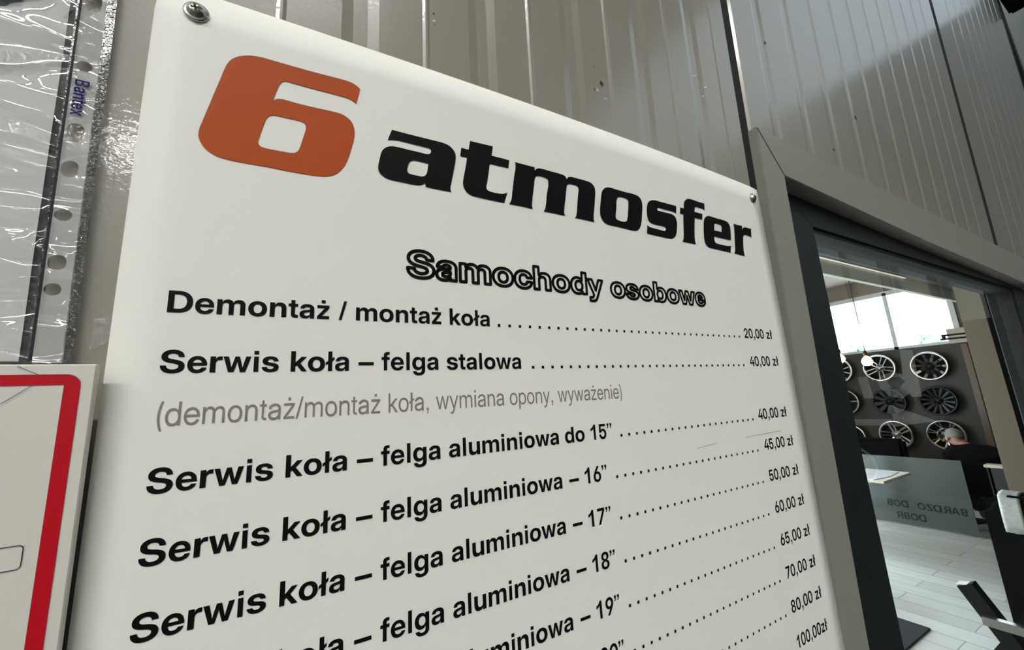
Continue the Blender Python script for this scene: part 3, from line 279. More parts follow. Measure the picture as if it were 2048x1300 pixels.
LOGO = json.loads('''{"6":[[-837,4133,-830,4154,-823,4175,-815,4196,-807,4213,-798,4230,-787,4246,-775,4262,-762,4277,-749,4291,-733,4305,-716,4318,-698,4330,-679,4342,-658,4352,-637,4362,-616,4370,-595,4377,-573,4383,-548,4388,-523,4392,-498,4395,-453,4398,-409,4398,-364,4398,-288,4399,-211,4399,-135,4399,-55,4401,25,4402,105,4405,188,4408,272,4412,355,4416,398,4418,441,4420,484,4420,506,4419,528,4418,550,4415,568,4411,586,4405,603,4397,618,4390,631,4382,644,4373,652,4366,660,4359,667,4352,652,4272,637,4193,622,4113,607,4123,591,4132,575,4141,558,4148,541,4153,523,4158,499,4161,475,4163,451,4163,421,4164,391,4163,362,4162,279,4161,196,4158,113,4157,34,4156,-45,4157,-125,4157,-144,4157,-163,4158,-182,4157,-196,4156,-210,4155,-222,4152,-234,4145,-246,4137,-256,4128,-265,4116,-273,4103,-280,4089,-285,4074,-289,4058,-293,4042,-303,4007,-311,3972,-320,3937,-328,3901,-336,3864,-344,3828,-335,3838,-326,3848,-316,3858,-304,3866,-291,3874,-278,3879,-262,3884,-245,3886,-228,3888,-190,3889,-151,3887,-113,3885,-35,3885,44,3887,122,3889,204,3894,287,3899,369,3900,390,3900,411,3900,432,3898,454,3893,476,3886,496,3878,515,3867,533,3855,549,3841,563,3825,575,3807,585,3789,593,3767,599,3744,603,3721,607,3693,608,3665,608,3637,605,3600,600,3563,594,3526,586,3482,575,3439,565,3396,554,3347,543,3299,530,3251,521,3223,511,3196,500,3169,487,3143,473,3117,458,3092,441,3069,423,3048,404,3028,385,3012,365,2997,344,2984,321,2974,297,2965,272,2957,245,2951,217,2947,190,2944,140,2939,89,2936,39,2934,-35,2932,-110,2931,-185,2931,-256,2932,-328,2933,-399,2933,-468,2931,-536,2929,-605,2927,-655,2927,-705,2928,-754,2931,-777,2933,-800,2936,-823,2940,-845,2946,-866,2953,-887,2962,-910,2975,-932,2989,-951,3006,-967,3023,-981,3041,-993,3060,-1003,3078,-1013,3098,-1020,3118,-1024,3138,-1027,3159,-1028,3181,-1028,3203,-1026,3226,-1023,3248,-1019,3274,-1013,3300,-1007,3326,-992,3400,-977,3475,-961,3549,-944,3631,-927,3713,-910,3794,-894,3865,-879,3937,-864,4008,-856,4050,-847,4091],[-395,3565,-389,3578,-383,3591,-375,3602,-366,3613,-355,3622,-343,3630,-331,3634,-319,3638,-306,3640,-276,3643,-246,3643,-217,3642,-179,3644,-141,3645,-103,3646,-80,3647,-57,3647,-34,3645,-20,3642,-5,3638,7,3631,16,3623,23,3612,28,3601,32,3587,33,3573,33,3558,31,3532,25,3507,19,3481,11,3440,3,3398,-6,3357,-12,3326,-19,3295,-27,3265,-33,3249,-38,3234,-46,3220,-54,3210,-63,3200,-73,3193,-86,3187,-99,3183,-112,3179,-140,3175,-168,3175,-196,3174,-232,3172,-268,3171,-305,3170,-333,3169,-362,3169,-391,3171,-404,3173,-416,3174,-428,3178,-437,3184,-446,3192,-453,3201,-457,3212,-460,3224,-462,3236,-462,3250,-460,3265,-458,3279,-451,3318,-443,3358,-434,3397,-428,3432,-421,3467,-413,3502,-408,3523,-402,3544]],"a":[[1096,3859,1174,3859,1252,3858,1330,3858,1404,3859,1479,3860,1553,3861,1611,3862,1669,3863,1727,3864,1766,3865,1806,3866,1845,3863,1869,3861,1893,3857,1917,3850,1938,3842,1958,3831,1976,3817,1992,3802,2006,3786,2018,3768,2028,3745,2035,3721,2039,3697,2039,3669,2035,3641,2031,3612,2024,3568,2015,3524,2006,3481,1995,3424,1984,3367,1972,3311,1966,3276,1959,3242,1952,3208,1948,3191,1944,3174,1943,3157,1944,3147,1945,3137,1947,3127,1950,3117,1954,3108,1957,3098,1896,3098,1835,3097,1774,3097,1708,3096,1641,3096,1575,3096,1572,3105,1570,3113,1567,3122,1565,3133,1563,3143,1561,3154,1553,3145,1545,3137,1536,3129,1526,3122,1514,3115,1503,3110,1490,3105,1477,3102,1464,3099,1441,3095,1417,3094,1393,3093,1343,3091,1293,3093,1243,3094,1194,3093,1145,3092,1097,3094,1074,3095,1052,3098,1030,3102,1012,3109,995,3117,979,3127,964,3138,950,3149,938,3163,930,3177,923,3193,919,3209,917,3226,917,3243,917,3260,920,3286,925,3312,930,3338,935,3368,940,3399,946,3429,951,3452,957,3476,966,3498,976,3516,988,3533,1001,3548,1015,3562,1031,3574,1048,3584,1066,3593,1085,3600,1105,3606,1126,3609,1147,3611,1168,3612,1222,3614,1276,3614,1329,3613,1385,3614,1440,3615,1495,3615,1529,3614,1564,3612,1597,3616,1609,3618,1621,3622,1631,3627,1640,3636,1647,3646,1652,3657,1655,3668,1657,3679,1656,3689,1654,3696,1651,3702,1647,3708,1641,3711,1634,3714,1626,3716,1610,3718,1592,3719,1575,3719,1530,3720,1485,3719,1440,3719,1385,3719,1330,3719,1275,3719,1236,3719,1196,3719,1157,3715,1139,3713,1122,3709,1104,3705,1092,3702,1080,3698,1068,3694,1058,3690,1049,3685,1040,3681,1058,3740,1077,3800],[1351,3433,1359,3442,1368,3450,1378,3457,1390,3462,1403,3466,1417,3468,1442,3471,1468,3470,1494,3470,1534,3470,1575,3469,1615,3468,1612,3447,1609,3427,1606,3407,1602,3377,1598,3348,1591,3319,1586,3306,1580,3293,1573,3281,1566,3272,1558,3264,1548,3257,1538,3251,1526,3247,1515,3243,1497,3241,1478,3242,1459,3242,1430,3242,1401,3241,1372,3243,1359,3244,1346,3245,1334,3249,1326,3255,1318,3262,1313,3270,1310,3279,1310,3289,1310,3299,1312,3317,1315,3336,1318,3354,1321,3369,1324,3384,1329,3398,1335,3411,1342,3422]],"t":[[2278,4019,2409,4024,2540,4030,2671,4035,2661,3979,2651,3923,2640,3866,2747,3867,2853,3868,2960,3868,2952,3820,2944,3771,2936,3723,2826,3721,2716,3719,2605,3717,2594,3654,2583,3590,2572,3527,2562,3468,2551,3410,2539,3351,2535,3338,2530,3324,2528,3310,2529,3297,2531,3285,2536,3273,2543,3265,2552,3259,2561,3253,2580,3247,2600,3244,2621,3243,2670,3240,2719,3241,2768,3246,2782,3247,2796,3249,2809,3252,2824,3256,2838,3261,2851,3266,2867,3273,2882,3281,2898,3289,2887,3260,2877,3230,2866,3201,2855,3168,2844,3135,2833,3101,2769,3102,2705,3102,2641,3103,2555,3103,2468,3104,2381,3106,2347,3106,2313,3106,2280,3111,2259,3117,2238,3125,2219,3136,2203,3147,2189,3161,2176,3176,2166,3192,2157,3209,2150,3227,2146,3247,2144,3267,2143,3288,2145,3314,2149,3340,2154,3365,2164,3419,2175,3471,2186,3524,2198,3590,2209,3656,2221,3723,2183,3722,2146,3721,2108,3720,2115,3768,2122,3815,2129,3863,2169,3863,2210,3863,2250,3863,2259,3915,2269,3967]],"m":[[3059,3865,3120,3864,3182,3863,3243,3863,3310,3863,3376,3864,3443,3865,3443,3844,3443,3822,3444,3801,3452,3814,3461,3827,3470,3838,3484,3848,3500,3857,3516,3863,3535,3867,3555,3869,3575,3871,3644,3874,3714,3872,3784,3870,3851,3871,3918,3871,3984,3868,4006,3867,4027,3867,4047,3862,4060,3855,4074,3847,4084,3836,4091,3825,4096,3811,4100,3798,4105,3808,4110,3817,4115,3825,4125,3837,4137,3847,4149,3856,4167,3863,4187,3866,4207,3869,4250,3873,4293,3873,4337,3872,4409,3873,4481,3874,4553,3871,4582,3870,4610,3868,4637,3862,4660,3853,4681,3841,4699,3827,4713,3811,4724,3792,4732,3772,4736,3752,4738,3730,4738,3709,4735,3659,4726,3610,4717,3561,4707,3502,4697,3443,4686,3384,4673,3326,4661,3267,4652,3209,4650,3190,4648,3171,4648,3152,4650,3135,4653,3119,4656,3102,4582,3103,4508,3105,4433,3105,4362,3105,4290,3104,4218,3104,4229,3114,4240,3124,4250,3135,4256,3149,4261,3164,4265,3179,4276,3230,4284,3282,4291,3335,4304,3411,4318,3488,4330,3564,4340,3603,4349,3642,4349,3680,4346,3689,4343,3698,4339,3706,4329,3715,4315,3721,4300,3726,4277,3729,4252,3729,4227,3729,4206,3729,4184,3729,4163,3727,4149,3723,4135,3718,4122,3710,4112,3702,4103,3691,4096,3680,4091,3666,4087,3651,4084,3636,4069,3565,4057,3493,4044,3422,4028,3347,4012,3272,4000,3197,3997,3178,3995,3160,3996,3142,4000,3129,4006,3116,4013,3102,3938,3103,3864,3104,3790,3104,3717,3104,3645,3103,3572,3102,3582,3115,3592,3127,3600,3140,3609,3160,3614,3181,3619,3203,3635,3275,3645,3348,3656,3421,3676,3500,3696,3579,3701,3658,3700,3672,3699,3686,3694,3697,3685,3705,3673,3712,3661,3716,3645,3721,3627,3722,3610,3723,3580,3725,3551,3726,3522,3724,3509,3722,3497,3719,3485,3715,3474,3710,3463,3703,3454,3695,3445,3681,3439,3666,3433,3650,3421,3605,3414,3559,3408,3513,3391,3427,3374,3341,3359,3255,3355,3228,3350,3202,3348,3175,3348,3160,3349,3146,3350,3131,3353,3121,3356,3110,3358,3100,3283,3103,3208,3106,3133,3108,3061,3106,2988,3104,2916,3101,2924,3109,2932,3117,2939,3126,2947,3139,2953,3153,2959,3167,2974,3220,2982,3276,2989,3331,3005,3424,3020,3517,3037,3609,3047,3655,3058,3700,3065,3745,3068,3767,3070,3789,3070,3811,3070,3822,3069,3833,3067,3843,3065,3851,3062,3858]],"o":[[4894,3728,4903,3746,4913,3763,4925,3779,4940,3796,4957,3812,4975,3826,4995,3839,5018,3849,5041,3857,5065,3862,5090,3865,5114,3868,5175,3869,5237,3866,5298,3864,5374,3863,5450,3862,5525,3862,5597,3865,5669,3868,5740,3866,5773,3864,5807,3861,5838,3853,5861,3841,5884,3826,5902,3808,5916,3787,5926,3762,5933,3737,5936,3707,5934,3675,5931,3644,5923,3585,5910,3527,5897,3469,5885,3404,5871,3340,5851,3278,5841,3253,5829,3228,5816,3204,5800,3183,5783,3163,5765,3146,5745,3132,5724,3119,5701,3110,5676,3104,5649,3101,5622,3098,5547,3096,5471,3100,5396,3103,5310,3105,5225,3107,5139,3108,5091,3106,5044,3104,4996,3107,4967,3112,4938,3118,4910,3128,4887,3142,4865,3160,4846,3181,4832,3203,4821,3227,4814,3253,4810,3280,4810,3309,4812,3337,4818,3392,4829,3446,4841,3500,4851,3556,4862,3611,4875,3666,4880,3687,4886,3708],[5260,3659,5267,3672,5274,3685,5283,3696,5297,3707,5312,3715,5329,3721,5347,3726,5367,3728,5386,3730,5414,3732,5443,3732,5471,3730,5491,3729,5511,3728,5528,3722,5538,3713,5546,3702,5552,3689,5555,3675,5554,3660,5553,3644,5546,3582,5534,3520,5520,3458,5512,3411,5502,3363,5488,3318,5481,3300,5473,3281,5463,3266,5451,3257,5437,3249,5422,3243,5404,3238,5384,3235,5365,3234,5331,3234,5297,3236,5264,3241,5245,3243,5226,3246,5210,3253,5202,3262,5195,3274,5190,3286,5189,3303,5193,3320,5196,3338,5206,3389,5217,3440,5228,3490,5236,3548,5243,3605]],"s":[[6255,3853,6281,3858,6307,3861,6333,3864,6385,3866,6436,3865,6488,3864,6564,3865,6641,3865,6717,3866,6798,3866,6879,3867,6960,3867,6954,3834,6948,3800,6942,3767,6936,3740,6931,3713,6926,3686,6920,3693,6914,3700,6907,3706,6894,3711,6879,3714,6864,3715,6831,3718,6798,3718,6765,3717,6694,3717,6623,3717,6553,3717,6506,3719,6460,3722,6414,3719,6402,3717,6390,3715,6379,3711,6371,3705,6364,3699,6359,3691,6356,3683,6354,3673,6355,3665,6359,3661,6365,3657,6370,3653,6391,3648,6415,3649,6439,3651,6496,3651,6554,3651,6612,3651,6666,3654,6719,3656,6772,3652,6796,3649,6820,3645,6842,3637,6859,3627,6876,3615,6890,3601,6900,3582,6907,3561,6912,3540,6915,3514,6915,3488,6914,3462,6908,3417,6899,3372,6887,3328,6880,3301,6873,3273,6863,3247,6851,3225,6838,3203,6823,3183,6806,3166,6787,3150,6767,3136,6748,3125,6729,3116,6709,3108,6683,3102,6656,3098,6628,3095,6582,3093,6536,3094,6490,3095,6411,3095,6332,3095,6253,3095,6164,3095,6074,3095,5985,3096,5990,3132,5996,3168,6001,3204,6007,3233,6013,3263,6019,3292,6023,3285,6027,3277,6032,3270,6041,3263,6051,3259,6062,3255,6083,3249,6105,3248,6126,3246,6187,3242,6248,3242,6309,3241,6359,3238,6410,3235,6460,3235,6475,3235,6490,3236,6504,3239,6514,3243,6524,3249,6533,3256,6541,3266,6548,3278,6550,3290,6549,3299,6546,3307,6542,3314,6533,3321,6521,3324,6509,3328,6470,3333,6430,3331,6390,3330,6322,3328,6255,3327,6188,3332,6167,3335,6145,3339,6124,3345,6105,3355,6087,3367,6072,3381,6060,3400,6050,3422,6043,3444,6039,3472,6038,3501,6039,3529,6042,3572,6048,3615,6057,3657,6062,3679,6068,3701,6076,3723,6086,3742,6097,3761,6111,3778,6128,3793,6147,3807,6167,3819,6195,3833,6225,3844]],"f":[[7415,4128,7441,4131,7468,4132,7494,4133,7567,4133,7640,4129,7713,4127,7789,4126,7865,4126,7942,4126,7938,4095,7935,4064,7931,4033,7927,4004,7922,3975,7917,3946,7907,3955,7897,3963,7885,3970,7867,3976,7846,3979,7826,3981,7792,3983,7759,3984,7725,3984,7695,3986,7664,3987,7635,3983,7619,3979,7604,3972,7591,3964,7582,3952,7576,3939,7570,3925,7562,3902,7557,3878,7552,3853,7642,3854,7731,3854,7821,3855,7810,3808,7798,3760,7786,3713,7702,3712,7617,3711,7533,3710,7519,3652,7505,3595,7492,3538,7478,3474,7466,3409,7455,3344,7449,3304,7443,3263,7439,3223,7438,3200,7437,3178,7438,3156,7441,3134,7447,3112,7452,3090,7382,3091,7313,3093,7244,3094,7168,3094,7093,3093,7017,3092,7031,3106,7044,3121,7056,3137,7067,3162,7074,3190,7080,3218,7092,3280,7101,3342,7110,3405,7118,3463,7126,3522,7135,3580,7143,3626,7151,3671,7159,3717,7124,3717,7088,3717,7053,3716,7062,3765,7072,3813,7081,3861,7119,3861,7157,3862,7194,3862,7199,3889,7204,3915,7210,3940,7219,3971,7231,4001,7247,4029,7262,4048,7280,4065,7300,4081,7317,4092,7335,4102,7354,4111,7374,4118,7394,4124]],"e":[[8015,3846,8043,3851,8072,3852,8100,3853,8174,3853,8249,3851,8323,3848,8418,3850,8513,3852,8608,3849,8642,3847,8675,3845,8707,3838,8732,3827,8756,3813,8775,3796,8788,3775,8798,3752,8804,3728,8808,3695,8805,3660,8802,3626,8798,3587,8791,3547,8784,3508,8776,3468,8766,3428,8757,3389,8664,3387,8570,3385,8477,3384,8366,3383,8255,3383,8143,3382,8138,3365,8133,3349,8130,3332,8129,3313,8129,3295,8133,3277,8138,3263,8146,3250,8156,3239,8170,3232,8188,3229,8205,3226,8268,3220,8332,3222,8397,3224,8455,3224,8513,3223,8571,3225,8597,3227,8623,3230,8650,3233,8673,3236,8696,3240,8719,3245,8712,3219,8705,3192,8698,3166,8690,3137,8682,3108,8674,3078,8570,3078,8466,3079,8363,3079,8251,3080,8140,3082,8028,3083,7987,3082,7946,3081,7906,3086,7880,3093,7854,3103,7831,3116,7811,3132,7793,3153,7779,3175,7771,3202,7767,3231,7765,3260,7766,3301,7770,3343,7776,3384,7785,3445,7795,3506,7807,3566,7814,3602,7821,3638,7831,3673,7842,3703,7856,3731,7873,3757,7891,3778,7913,3797,7936,3813,7961,3827,7987,3838],[8211,3691,8217,3695,8223,3698,8230,3701,8250,3707,8271,3709,8292,3711,8328,3713,8364,3713,8400,3711,8419,3710,8438,3708,8453,3701,8459,3692,8464,3680,8467,3668,8466,3644,8458,3619,8450,3594,8445,3575,8439,3556,8434,3536,8388,3536,8342,3536,8296,3536,8254,3534,8213,3532,8171,3530,8179,3565,8186,3600,8194,3634,8198,3655,8202,3675]],"r":[[8969,3835,9024,3834,9078,3834,9133,3834,9193,3836,9253,3839,9314,3841,9306,3803,9298,3764,9290,3725,9299,3742,9308,3760,9320,3775,9333,3787,9349,3797,9364,3805,9386,3814,9408,3820,9431,3825,9467,3829,9505,3829,9543,3830,9593,3831,9643,3832,9693,3833,9683,3794,9673,3754,9664,3714,9655,3670,9646,3625,9638,3581,9627,3593,9616,3604,9605,3613,9583,3621,9558,3623,9534,3624,9493,3627,9452,3626,9411,3623,9390,3621,9368,3619,9348,3613,9331,3604,9316,3592,9303,3579,9290,3559,9281,3537,9273,3515,9258,3465,9247,3413,9237,3362,9226,3307,9216,3252,9211,3197,9211,3171,9211,3144,9213,3118,9216,3101,9219,3084,9223,3067,9158,3069,9092,3071,9027,3073,8956,3075,8885,3076,8814,3077,8830,3100,8845,3123,8859,3147,8868,3176,8875,3206,8881,3236,8894,3300,8905,3364,8917,3428,8931,3503,8945,3578,8957,3653,8964,3693,8969,3733,8972,3772,8971,3793,8970,3814]]}''')
def rc(x0, z0, x1, z1): return [x0, z0, x1, z0, x1, z1, x0, z1]
B, Rg = G['B'], G['R']
B['l'] = [278, [rc(72, 0, 209, 716)]]
B['i'] = [278, [rc(72, 0, 209, 519), rc(72, 589, 209, 716)]]
B['ł'] = [278, [[72, 0, 209, 0, 209, 358, 284, 410, 284, 520, 209, 468, 209, 716, 72, 716, 72, 372, -4, 320, -4, 210, 72, 262]]]
B['.'] = [278, [rc(72, 0, 209, 137)]]
B[','] = [278, [[70, 137, 207, 137, 207, 40, 196, -30, 168, -90, 120, -135, 92, -160, 66, -105, 100, -84, 122, -52, 132, 0, 70, 0]]]
B['/'] = [278, [[0, -12, 99, -12, 279, 728, 178, 728]]]
B['–'] = [556, [rc(0, 199, 556, 325)]]
B['”'] = [400, [[20, 716, 140, 716, 140, 620, 118, 540, 62, 470, 18, 500, 55, 545, 72, 600, 20, 600], [210, 716, 330, 716, 330, 620, 308, 540, 252, 470, 208, 500, 245, 545, 262, 600, 210, 600]]]
B['1'] = [556, [[393, 0, 256, 0, 256, 517, 190, 462, 108, 421, 79, 412, 79, 536, 160, 572, 232, 632, 282, 719, 393, 719]]]
B['ż'] = [500, B['z'][1] + [rc(181, 589, 318, 716)]]
Rg['l'] = [222, [rc(64, 0, 152, 716)]]
Rg['i'] = [222, [rc(66, 0, 154, 519), rc(66, 615, 154, 716)]]
Rg['ł'] = [222, [[64, 0, 152, 0, 152, 376, 226, 425, 226, 505, 152, 456, 152, 716, 64, 716, 64, 400, -10, 350, -10, 270, 64, 320]]]
Rg[','] = [278, [[83, 0, 83, 100, 183, 100, 183, 0, 176, -70, 150, -115, 110, -146, 86, -108, 118, -80, 132, -40, 134, 0]]]
Rg['/'] = [278, [[0, -12, 71, -12, 278, 728, 208, 728]]]
Rg['ż'] = [500, Rg['z'][1] + [rc(202, 615, 302, 716)]]
def loops_of(text, x, z, ex, ez, font):
    out = []
    for ch in text:
        if ch == ' ': x += .278*ex; continue
        adv, L = font[ch]
        out.append([[(x+l[i]*ex/1000, z+l[i+1]*ez/1000) for i in range(0, len(l), 2)] for l in L]); x += adv*ex/1000
    return out, x
def width(text, font): return sum(278 if c == ' ' else font[c][0] for c in text)

# ------------------------------------------------------------------ the workshop hall wall (leans 1.3 degrees)
TL = .022
def wy(z): return .268 - TL*z             # wall face, z measured from the eye
def zz(z): return z + H
def rib_panel(name, x0, x1, z0, z1, ribs, beads=(), notch=None):
    """sandwich panel with shallow grooves; profile in x, swept in z"""
    prof = [(x0, .006), (x0+.004, 0)]
    for g in sorted([(r, 'g') for r in ribs] + [(b, 'b') for b in beads]):
        if not (x0+.03 < g[0] < x1-.03): continue
        if g[1] == 'g': prof += [(g[0]-.013, 0), (g[0]-.005, .0013), (g[0]+.005, .0013), (g[0]+.013, 0)]
        else: prof += [(g[0]-.003, 0), (g[0]-.0008, -.0009), (g[0]+.0008, -.0009), (g[0]+.003, 0)]
    prof += [(x1-.004, 0), (x1, .006)]
    bm = bmesh.new()
    def piece(za, zb, pr):
        fr = [(x, wy(za)+d, zz(za)) for x, d in pr]; tp = [(x, wy(zb)+d, zz(zb)) for x, d in pr]
        bk = [(pr[-1][0], .36, zz(za)), (pr[0][0], .36, zz(za))]; bt = [(pr[-1][0], .36, zz(zb)), (pr[0][0], .36, zz(zb))]
        lo = [bm.verts.new(p) for p in fr+bk]; hi = [bm.verts.new(p) for p in tp+bt]; n = len(lo)
        bm.faces.new(lo); bm.faces.new(hi[::-1])
        for i in range(n): bm.faces.new((lo[i], lo[(i+1) % n], hi[(i+1) % n], hi[i]))
    piece(z0, z1, prof)
    if notch: piece(notch[1], z0, [(notch[0], .006), (notch[0]+.004, 0)] + [q for q in prof if q[0] > notch[0]+.02])
    return struct(obj(name, bm, 'panel'))
W = .2625
WL = rib_panel('wall_left', -8., .518, -H, 5.5, [W*(.130+.379*k) for k in range(-82, 6)], [W*(.318+.379*k) for k in range(-1, 5)])
WC = rib_panel('wall_center', .536, 1.662, .30, 5.5, [.24*(2.537+.389*k) for k in range(0, 12)])
rib_panel('wall_right', 1.688, 2.925, .30, 5.5, [1.86+.118*k for k in range(0, 12)], notch=(2.15, -H))
def chip(parent, x, z, a, b, rot, m):
    c, sn = math.cos(rot), math.sin(rot); n = 7
    L = [(x+u*c-v*sn, zz(z)+u*sn+v*c) for u, v in ((a*math.cos(q*6.283/n)*(.7+.5*random.random()), b*math.sin(q*6.283/n)*(.7+.5*random.random())) for q in range(n))]
    flat('paint_chip', [[L]], lambda x_, z_: wy(z_-H)-.0003, m, parent)
for x, z, a, b, rt, k in ((.0898, .3159, .0010, .0012, .3, 'chip_and_shade'), (.0901, .3093, .0016, .0007, .6, 'white'), (.0906, .3060, .0006, .0006, 0, 'chip_and_shade'), (.2688, .3182, .0022, .0032, .2, 'chip_and_shade'), (.2690, .3175, .0012, .0014, 0, 'white'),
                          (.2578, .3076, .0009, .0015, .3, 'chip_and_shade'), (.2625, .3088, .0012, .0020, .5, 'white'), (.272, .3020, .0030, .0006, .1, 'white'), (.2600, .334, .0006, .0006, 0, 'chip_and_shade'), (.4278, .3894, .0060, .0006, .35, 'white'), (.4474, .3803, .0050, .0007, .5, 'white'), (.4400, .3650, .0040, .0005, .7, 'white')):
    chip(WL, x, z, a, b, rt, k)
for x, z, a, b, rt in ((.6197, .5222, .0020, .0022, 0), (.9049, .4853, .0048, .0045, .8), (.7840, .3862, .0040, .0020, .2)): chip(WC, x, z, a, b, rt, 'chip_and_shade')
for k, (a, b) in enumerate(((.517, .537), (1.661, 1.689), (2.924, 2.96))):
    bm = bmesh.new(); prism(bm, [(a, -H if k == 0 else .30), (b, -H if k == 0 else .30), (b, 5.5), (a, 5.5)], lambda x, z: (x, wy(z)+(.003 if k == 0 else -.0004), zz(z)), lambda x, z: (x, .352, zz(z)))
    struct(obj('trim_%d' % (6+k), bm, 'panel_gap'))
bm = bmesh.new(); box(bm, 3.12, 9., .262, .36, 0, 7.3)
struct(obj('wall_far_right', bm, 'panel'))
bm = bmesh.new(); box(bm, 2.9, 3.13, .300, .352, 0, 7.29)
struct(obj('trim_1', bm, 'panel_gap'))
# dark steel post and duct beyond the last panel
t = empty('steel_post', (3.1, .25, 0), 'dark steel post in the gap right of the last ribbed wall panel', 'post')
rel(boxo('post_shaft', 'matblack', None, 3.02, 3.10, .235, .29, 0, 7.2, .004), t)
rel(boxo('junction_box', 'halldark', None, 2.98, 3.30, .16, .235, zz(1.88), zz(2.3), .01), t)

# ------------------------------------------------------------------ price board
BX0, BX1, BZ0, BZ1 = -.0768, .5173, -.587, .2522
def bow(x, z):
    s = min(1, max(0, (x*1000+76.8)/594.1)); q = min(1, max(0, (z*1000-40)/214.9))
    return .006*4*s*(1-s)*q**1.5
def sy(x, z): return .2565 - bow(x, z)
board = empty('price_board', (.22, .2565, zz(BZ0)), 'large white price board with black print screwed to the ribbed wall', 'sign')
ol = rrect(BX0, BX1, BZ0, BZ1, .004, 3)
NX, NZ = 36, 40
bm = bmesh.new(); grid = {}
for face, off in ((0, 0.), (1, .003)):
    for i in range(NX+1):
        for j in range(NZ+1):
            x = BX0+(BX1-BX0)*i/NX; z = BZ0+(BZ1-BZ0)*j/NZ
            if j in (0, NZ) and i in (0, NX): x += .0012*(1 if i == 0 else -1); z += .0012*(1 if j == 0 else -1)
            grid[face, i, j] = bm.verts.new((x, sy(x, z)+off, zz(z)))
for i in range(NX):
    for j in range(NZ):
        bm.faces.new([grid[0, a, b] for a, b in ((i, j), (i+1, j), (i+1, j+1), (i, j+1))]); bm.faces.new([grid[1, a, b] for a, b in ((i, j+1), (i+1, j+1), (i+1, j), (i, j))])
def rim_face(a, b):
    f = bm.faces.new((grid[0, *a], grid[1, *a], grid[1, *b], grid[0, *b])); f.material_index = 1
for i in range(NX): rim_face((i, 0), (i+1, 0)); rim_face((i+1, NZ), (i, NZ))
for j in range(NZ): rim_face((0, j+1), (0, j)); rim_face((NX, j), (NX, j+1))
rel(obj('panel_sheet', bm, ['sign', 'sign_edge'], None, smooth=False), board)
for p in board.children[0].data.polygons: p.use_smooth = p.material_index == 0
def pr(x, z): return sy(x, z-H) - .00022
def prl(x, z): return sy(x, z-H) - .0004
def lift(groups): return [[[(p[0], zz(p[1])) for p in L] for L in g] for g in groups]
def printed(name, groups, m, fy=pr): return rel(flat(name, lift(groups), fy, m, None), board)
mm = .001
def lg(ch): return [[(l[i]/20000, l[i+1]/20000) for i in range(0, len(l), 2)] for l in LOGO[ch]]
o = printed('logo_numeral', [lg('6')], 'orange', prl); o['label'] = 'orange numeral six'
for ch in 'atmosfer': printed('logo_letter', [lg(ch)], 'ink', prl)
# outlined heading
def ribbon(loops, wd):
    out = []
    for L in loops:
        n = len(L)
        for i in range(n):
            (x0, z0), (x1, z1) = L[i], L[(i+1) % n]; l = math.hypot(x1-x0, z1-z0)
            if l < 1e-7: continue
            nx, nz = -(z1-z0)/l*wd/2, (x1-x0)/l*wd/2
            out.append([[(x0+nx, z0+nz), (x0-nx, z0-nz), (x1-nx, z1-nz), (x1+nx, z1+nz)]])
            out.append([disc(x0, z0, wd/2, wd/2, 8)])
    return out
hd, _ = loops_of('Samochody osobowe', .0646, .0873, .0303, .0260, B)
printed('outlined_heading', [q for g in hd for q in ribbon(g, .00245)], 'ink')
E16 = .0161
def row(z, label, dots, price, pl, prr, tail=None):
    g, xe = loops_of(label, -.0576, z, E16, E16, B)
    if tail: g2, _ = loops_of(tail, .1843, z, E16, E16, B); g += g2
    printed('row_text', g, 'ink')
    if dots:
        n = max(1, round((dots[1]-dots[0])/.00876)); st = (dots[1]-dots[0])/n; s = .00218
        printed('dot_leader', [[[(a-s/2, z), (a+s/2, z), (a+s/2, z+s), (a-s/2, z+s)]] for a in (dots[0]+st*k for k in range(n+1))], 'ink')
    ex = (prr-pl)/((width(price, B)-20-30)/1000)
    g, _ = loops_of(price, pl-.02*ex, z, ex, .0151, B); printed('price', g, 'ink')
row(.0555, 'Demontaż / montaż koła', (.1325, .4250), '20,00 zł', .4343, .4884)
row(.0246, 'Serwis koła – felga stalowa', (.1595, .4245), '40,00 zł', .4366, .4915)
row(-.0320, 'Serwis koła – felga aluminiowa do 15”', (.2403, .4245), '40,00 zł', .4351, .4890)
for z, n, d0, p, pl in ((-.0632, 16, .2312, '45,00 zł', .4366), (-.0938, 17, .2310, '50,00 zł', .4357), (-.1246, 18, .2310, '60,00 zł', .4361),
                        (-.1552, 19, .2307, '65,00 zł', .4359), (-.1851, 20, .2310, '70,00 zł', .4355), (-.2150, 21, .2310, '80,00 zł', .4347)):
    row(z, 'Serwis koła – felga aluminiowa ', (d0, .4238), p, pl, .4914, '– %d”' % n)
row(-.2450, 'Serwis koła – felga aluminiowa ', (.2310, .4238), '100,00zł', .4337, .4910, '– 22”')
gt = '(demontaż/montaż koła, wymiana opony, wyważenie)'
ex = .3033/((width(gt, Rg)-60-60)/1000); g, _ = loops_of(gt, -.0569-.06*ex, -.0012, ex, .0161, Rg)
o = printed('row_note', g, 'greyink'); o['label'] = 'grey note in brackets'
